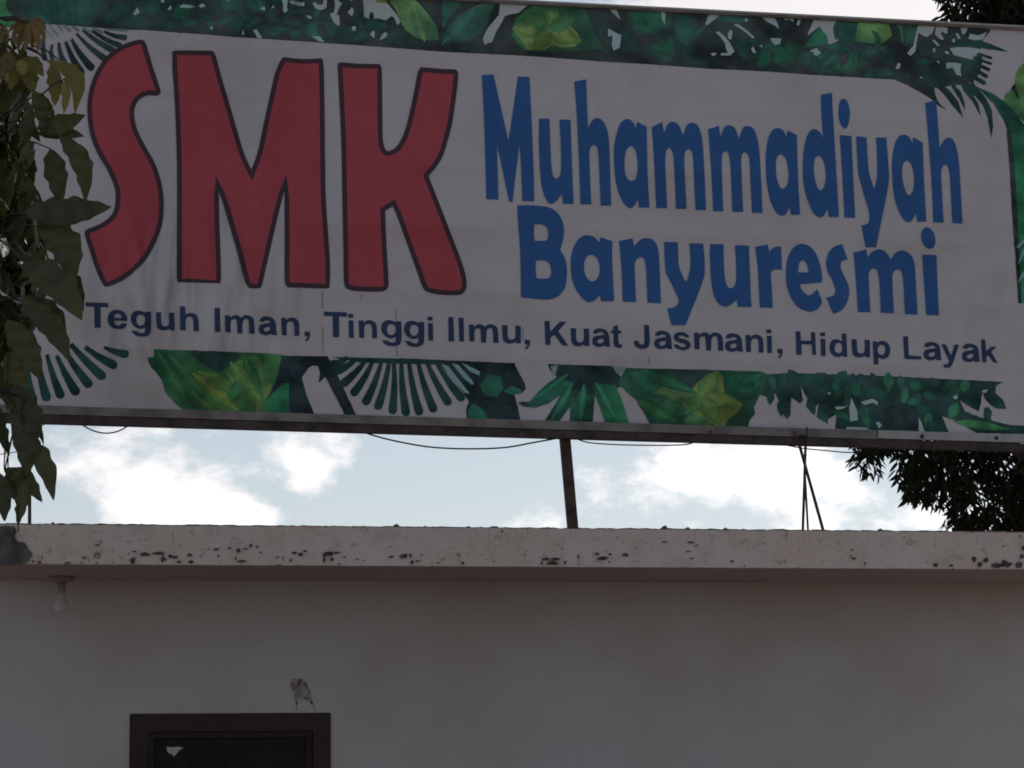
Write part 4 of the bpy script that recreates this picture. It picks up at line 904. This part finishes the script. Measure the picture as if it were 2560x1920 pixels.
D0 = 11.0; MPP = D0/FPX
tb = at(-1150, 900, 11.6)
tree = empty('mango_tree', (tb.x, tb.y, 0)); tag(tree, 'mango tree hanging long drooping leaves over the left end of the billboard', 'tree')
# trunk and limbs
top = Vector((tb.x, tb.y, 6.2))
def limb(pts, rads, name='branch'):
    v, f = tube(pts, rads, 9); return adopt(obj(name, mesh(name, v, f, True), m_bark), tree)
limb([Vector((tb.x, tb.y, -.05)), Vector((tb.x+.03, tb.y, .8)), Vector((tb.x-.02, tb.y, 2.2)), Vector((tb.x+.05, tb.y+.05, 3.6)), Vector((tb.x+.15, tb.y, 5.0)), top], [.24, .19, .165, .15, .11, .05], 'trunk')
hubs = {'a': (-60, 40, 11.1), 'b': (-30, 330, 11.0), 'c': (-40, 560, 10.9), 'd': (-30, 760, 11.05), 'e': (20, 980, 10.95)}
H = {k: at(*v) for k, v in hubs.items()}
for k, z0 in (('a', 4.6), ('b', 4.0), ('c', 3.6), ('d', 3.2), ('e', 2.9)):
    h = H[k]; s_ = Vector((tb.x+.05, tb.y, z0)); m_ = s_.lerp(h, .5)+Vector((0, 0, .22))
    limb([s_, s_.lerp(m_, .5)+Vector((0, 0, .05)), m_, m_.lerp(h, .5)+Vector((0, 0, .04)), h], [.065, .05, .036, .024, .012])
def twig(p, q, r=.006):
    limb([p, p.lerp(q, .5)+Vector((0, 0, .01)), q], [r, r*.85, r*.6], 'twig')
toCam = lambda p: (CAM-p).normalized()
# leaves read one by one against the banner: (base px, tip px, width px, depth shift, bow px, material)
LV = [((118,150),(186,286),40,-.10,(34,-22),m_olive),((128,160),(137,266),34,-.02,(6,0),m_olive),((164,196),(159,286),20,-.14,(4,0),m_yel),((150,150),(196,262),22,.05,(26,-8),m_yel),
      ((92,322),(214,287),44,.0,(0,6),m_leaf),((96,335),(211,341),34,.03,(0,-8),m_leaf),((150,338),(214,508),46,-.05,(22,-14),m_leaf),((126,372),(152,512),50,.04,(2,-4),m_leaf),
      ((62,532),(279,517),66,-.02,(0,4),m_leaf),((96,545),(186,705),74,.02,(22,-10),m_leaf),((104,570),(193,689),56,.08,(14,-12),m_leaf),((58,655),(206,801),78,-.04,(16,-16),m_leaf),((110,670),(209,778),56,.06,(14,-12),m_leaf),
      ((52,748),(176,905),54,.0,(14,-10),m_leaf),((60,740),(164,862),44,.05,(20,-14),m_leaf),((18,800),(102,950),60,-.03,(6,-4),m_leaf),((20,880),(72,1000),50,.02,(-4,0),m_leaf),
      ((30,960),(92,1108),66,.0,(6,0),m_leaf),((76,1010),(110,1114),16,.03,(2,0),m_leaf),((40,1020),(66,1190),60,-.02,(12,0),m_leaf),((54,1090),(134,1252),46,.0,(16,-10),m_leaf),
      ((10,1172),(106,1256),42,.03,(6,-12),m_leaf),((20,1176),(60,1262),44,.05,(-4,4),m_leaf),((62,1200),(44,1314),30,.0,(2,0),m_leaf),((-28,1165),(12,1304),44,-.02,(12,0),m_leaf),((-10,1010),(24,1140),34,.05,(-6,0),m_leaf),
      # bronze young flush at the top, hanging from one bud
      ((70,56),(18,84),12,-.05,(-2,-8),m_young),((70,56),(30,104),14,-.08,(-8,-4),m_young),((72,58),(46,126),15,-.03,(-6,-2),m_young),((72,56),(62,130),15,-.1,(0,0),m_young),((74,56),(80,126),16,-.02,(4,0),m_young),((75,55),(94,134),16,-.08,(8,-3),m_young),((74,54),(111,110),16,-.04,(10,-8),m_young),((72,52),(116,74),15,0,(6,-8),m_young),((70,50),(36,62),12,0,(-4,-6),m_young),((68,60),(72,112),14,-.12,(0,0),m_young),
      ((6,66),(0,112),14,-.05,(0,0),m_young),((2,60),(22,96),12,0,(2,0),m_young),
      # olive leaves just below
      ((46,150),(2,196),30,-.06,(-6,-8),m_olive),((48,150),(60,188),26,-.14,(2,0),m_yel),((50,148),(-8,160),28,-.02,(0,-8),m_olive),((50,150),(110,190),34,-.03,(6,-8),m_olive),((52,152),(26,224),34,.0,(-6,0),m_olive),((56,152),(84,232),40,.04,(4,0),m_olive),((20,180),(14,208),9,-.16,(0,0),m_yel),
      ((100,232),(138,302),20,.02,(2,2),m_leaf),((84,225),(112,330),34,.0,(6,0),m_leaf),((60,300),(52,346),24,-.12,(2,0),m_leaf),((66,250),(72,344),26,-.06,(4,0),m_leaf)]
bases = []
for i, (b0, b1, wd, dz, bow, mt) in enumerate(LV):
    d_ = D0+dz; p, q = at(b0[0], b0[1], d_), at(b1[0], b1[1], d_-.02)
    bv = _r*(bow[0]*MPP)-_u*(bow[1]*MPP)
    rr = random.Random(i*13+5)
    fc = (toCam(p)+Vector((rr.uniform(-.35, .35), rr.uniform(-.2, .2), rr.uniform(.0, .5)))).normalized()
    v, f = blade(p, q, wd*MPP*1.12, bv, rr.uniform(.10, .30), fc, i*7+1, 24)
    leaf_obj('leaf', v, f, mt, tree); bases.append(p)
# drooping fill leaves behind them: copies of a few shapes
protos = []
for k in range(6):
    rr = random.Random(900+k); v, f = blade((0, 0, 0), (0, 0, -1), rr.uniform(.24, .30), Vector((0, rr.uniform(-.10, .10), 0)), rr.uniform(.15, .4), Vector((0, -1, 0)), 70+k, 12, .07)
    me = mesh('leaf', v, f, True); me.materials.append(m_leaf); protos.append(me)
def put_leaf(me, p, direc, length, twist, mat=None):
    o = bpy.data.objects.new('leaf', me); C.objects.link(o)
    q = direc.normalized().to_track_quat('-Z', 'Y')
    o.matrix_world = Matrix.Translation(p) @ q.to_matrix().to_4x4() @ Matrix.Rotation(twist, 4, 'Z') @ Matrix.Scale(length, 4)
    mw_ = o.matrix_world.copy(); o.parent = tree; o.matrix_parent_inverse = Matrix.Translation(-tree.location); o.matrix_basis = mw_
    return o
xlim = [(-200,60),(40,60),(150,96),(200,92),(260,95),(330,100),(370,110),(400,86),(470,92),(520,130),(600,140),(680,150),(740,140),(800,92),(850,80),(900,56),(960,46),(1030,66),(1100,40),(1150,20),(1330,0)]
def lim_at(y):
    for (y0, x0), (y1, x1) in zip(xlim, xlim[1:]):
        if y0 <= y <= y1: return x0+(x1-x0)*(y-y0)/(y1-y0)
    return 0
rr = random.Random(21); cnt = 0; fill_b = []
while cnt < 245:
    y = rr.uniform(120, 1010); x = rr.uniform(-170, 120)
    if x > lim_at(y)-6: continue
    if y > 920 and x > 20: continue
    p = at(x, y, D0+rr.uniform(.05, .75)); L_ = rr.uniform(.17, .25)
    dr = Vector((rr.uniform(-.8, .8), rr.uniform(-.6, .6), rr.uniform(-1.2, -.1))).normalized()
    tipx, tipy = proj(p+dr*L_)
    if tipx > lim_at(tipy)-2 or tipy > 1060: continue
    put_leaf(protos[cnt % 6], p, dr, L_, rr.uniform(-.9, .9)); cnt += 1; fill_b.append(p)
for p in bases:
    h = min(H.values(), key=lambda q: (q-p).length); twig(p+(h-p)*min(1.0, .13/max((h-p).length, .01)), p, .004)
twig(at(58, 985, 10.96), at(62, 1202, 11.0), .006); twig(at(44, 1040, 10.98), at(12, 1174, 11.02), .005); twig(at(84, 1096, 10.9), at(103, 1116, 10.9), .003)
twig(at(44, 1262, 10.98), at(46, 1330, 10.98), .004)

# the rest of the crown, left of and above the picture: one mass of leaves
def leaf_cloud(n_clusters, per, centre_fn, lmin, lmax, rr, spread, ok, ragged=False):
    V, F = [], []
    made = 0; tries = 0
    while made < n_clusters and tries < n_clusters*60:
        tries += 1; c_ = centre_fn(rr)
        if not ok(c_): continue
        made += 1; ax = Vector((rr.uniform(-.5, .5), rr.uniform(-.5, .5), -1)).normalized()
        for j in range(per):
            p = c_+Vector((rr.gauss(0, spread), rr.gauss(0, spread), rr.gauss(0, spread*.8)))
            d = (ax*.7+Vector((rr.uniform(-1, 1), rr.uniform(-1, 1), rr.uniform(-.8, .3)))).normalized(); L_ = rr.uniform(lmin, lmax)
            tipp = p+d*L_
            if not (ok(p) and (ragged or ok(tipp))): continue
            s_ = d.cross(Vector((rr.uniform(-1, 1), rr.uniform(-1, 1), rr.uniform(-1, 1)))).normalized()*L_*.125
            nrm = d.cross(s_).normalized()*L_*.05
            k = len(V)
            V += [p, p+d*L_*.3+s_+nrm, p+d*L_*.3-s_+nrm, p+d*L_*.68+s_*.85+nrm, p+d*L_*.68-s_*.85+nrm, tipp, p+d*L_*.5-nrm*.3]
            F += [(k, k+1, k+6), (k, k+6, k+2), (k+1, k+3, k+6), (k+2, k+6, k+4), (k+3, k+5, k+6), (k+6, k+5, k+4)]
    return V, F
rr = random.Random(5); cc = Vector((tb.x-.1, tb.y+.1, 5.6))
def ell(rr, c_, a):
    while True:
        q = Vector((rr.uniform(-1, 1), rr.uniform(-1, 1), rr.uniform(-1, 1)))
        if .35 < q.length < 1: return c_+Vector((q.x*a[0], q.y*a[1], q.z*a[2]))
def ok_left(p):
    x, y = proj(p)
    return (x < -40) and p.z > 2.6
v, f = leaf_cloud(330, 16, lambda r_: ell(r_, cc, (1.9, 1.9, 2.2)), .16, .26, rr, .16, ok_left)
def ok_in(p):
    x, y = proj(p); return x < lim_at(y)-14 and 70 < y < 1000 and x > -200
v2, f2 = leaf_cloud(130, 16, lambda r_: at(r_.uniform(-150, 110), r_.uniform(90, 960), D0+r_.uniform(.35, 1.2)), .15, .22, rr, .09, ok_in)
v, f = join([(v, f), (v2, f2)])
crown = leaf_obj('crown', v, f, m_leaf, tree); crown['kind'] = 'stuff'

# ------------------------------------------------------------------ dark tree behind the right end of the billboard
m_far = leaf_mat('far_dark_leaf', (.022, .027, .014), (.032, .038, .016), .04, .75, .1)
TD = 36.0; tc_ = at(2800, 560, TD)
t2 = empty('background_tree', (tc_.x, tc_.y, 0)); tag(t2, 'large dark leafy tree rising behind the right end of the billboard', 'tree')
base = Vector((tc_.x, tc_.y, 0))
def limb2(pts, rads, name):
    v, f = tube(pts, rads, 9); return adopt(obj(name, mesh(name, v, f, True), m_bark), t2)
limb2([base+Vector((0, 0, -.05)), base+Vector((.05, 0, 1.2)), base+Vector((-.05, 0, 2.6)), base+Vector((.1, 0, 4.5)), base+Vector((0, 0, 7))], [.38, .30, .26, .2, .08], 'trunk')
for k in range(9):
    a = k*2.4; h0 = 2.5+k*.4; e_ = base+Vector((math.cos(a)*2.6, math.sin(a)*2.2, h0+1.4+.2*k))
    limb2([base+Vector((0, 0, h0)), base.lerp(e_, .5)+Vector((0, 0, h0*.5+.3)), e_], [.12, .08, .03], 'branch')
edge2 = [(-900,2420),(-400,2330),(0,2352),(70,2345),(500,2230),(900,2140),(1100,2120),(1140,2126),(1166,2138),(1186,2176),(1192,2236),(1222,2250),(1240,2262),(1256,2300),(1266,2364),(1286,2370),(1302,2356),(1335,2356),(1360,2480),(1800,2600)]
def lim2(y):
    if y <= edge2[0][0]: return edge2[0][1]
    for (y0, x0), (y1, x1) in zip(edge2, edge2[1:]):
        if y0 <= y <= y1: return x0+(x1-x0)*(y-y0)/(y1-y0)
    return 2700
def ok_right(p):
    x, y = proj(p)
    if 2198 < x < 2240 and 1128 < y < 1200: return False
    return x > lim2(y)+14*noise.noise(Vector((x*.02, y*.02, 1))) and p.z > 2.2
rr = random.Random(11)
v, f = leaf_cloud(520, 24, lambda r_: ell(r_, Vector((tc_.x, tc_.y, tc_.z+.2)), (4.0, 3.2, 4.9)), .15, .24, rr, .22, ok_right)
v2, f2 = leaf_cloud(185, 22, lambda r_: at(r_.uniform(2120, 2640), r_.uniform(1060, 1335), TD+r_.uniform(-1.2, 1.8)), .15, .22, rr, .12, ok_right, True)
v3, f3 = leaf_cloud(90, 26, lambda r_: at(r_.uniform(2345, 2640), r_.uniform(-80, 90), TD+r_.uniform(-1.0, 1.5)), .15, .22, rr, .14, ok_right, True)
v, f = join([(v, f), (v2, f2), (v3, f3)])
cr2 = leaf_obj('crown', v, f, m_far, t2); cr2['kind'] = 'stuff'
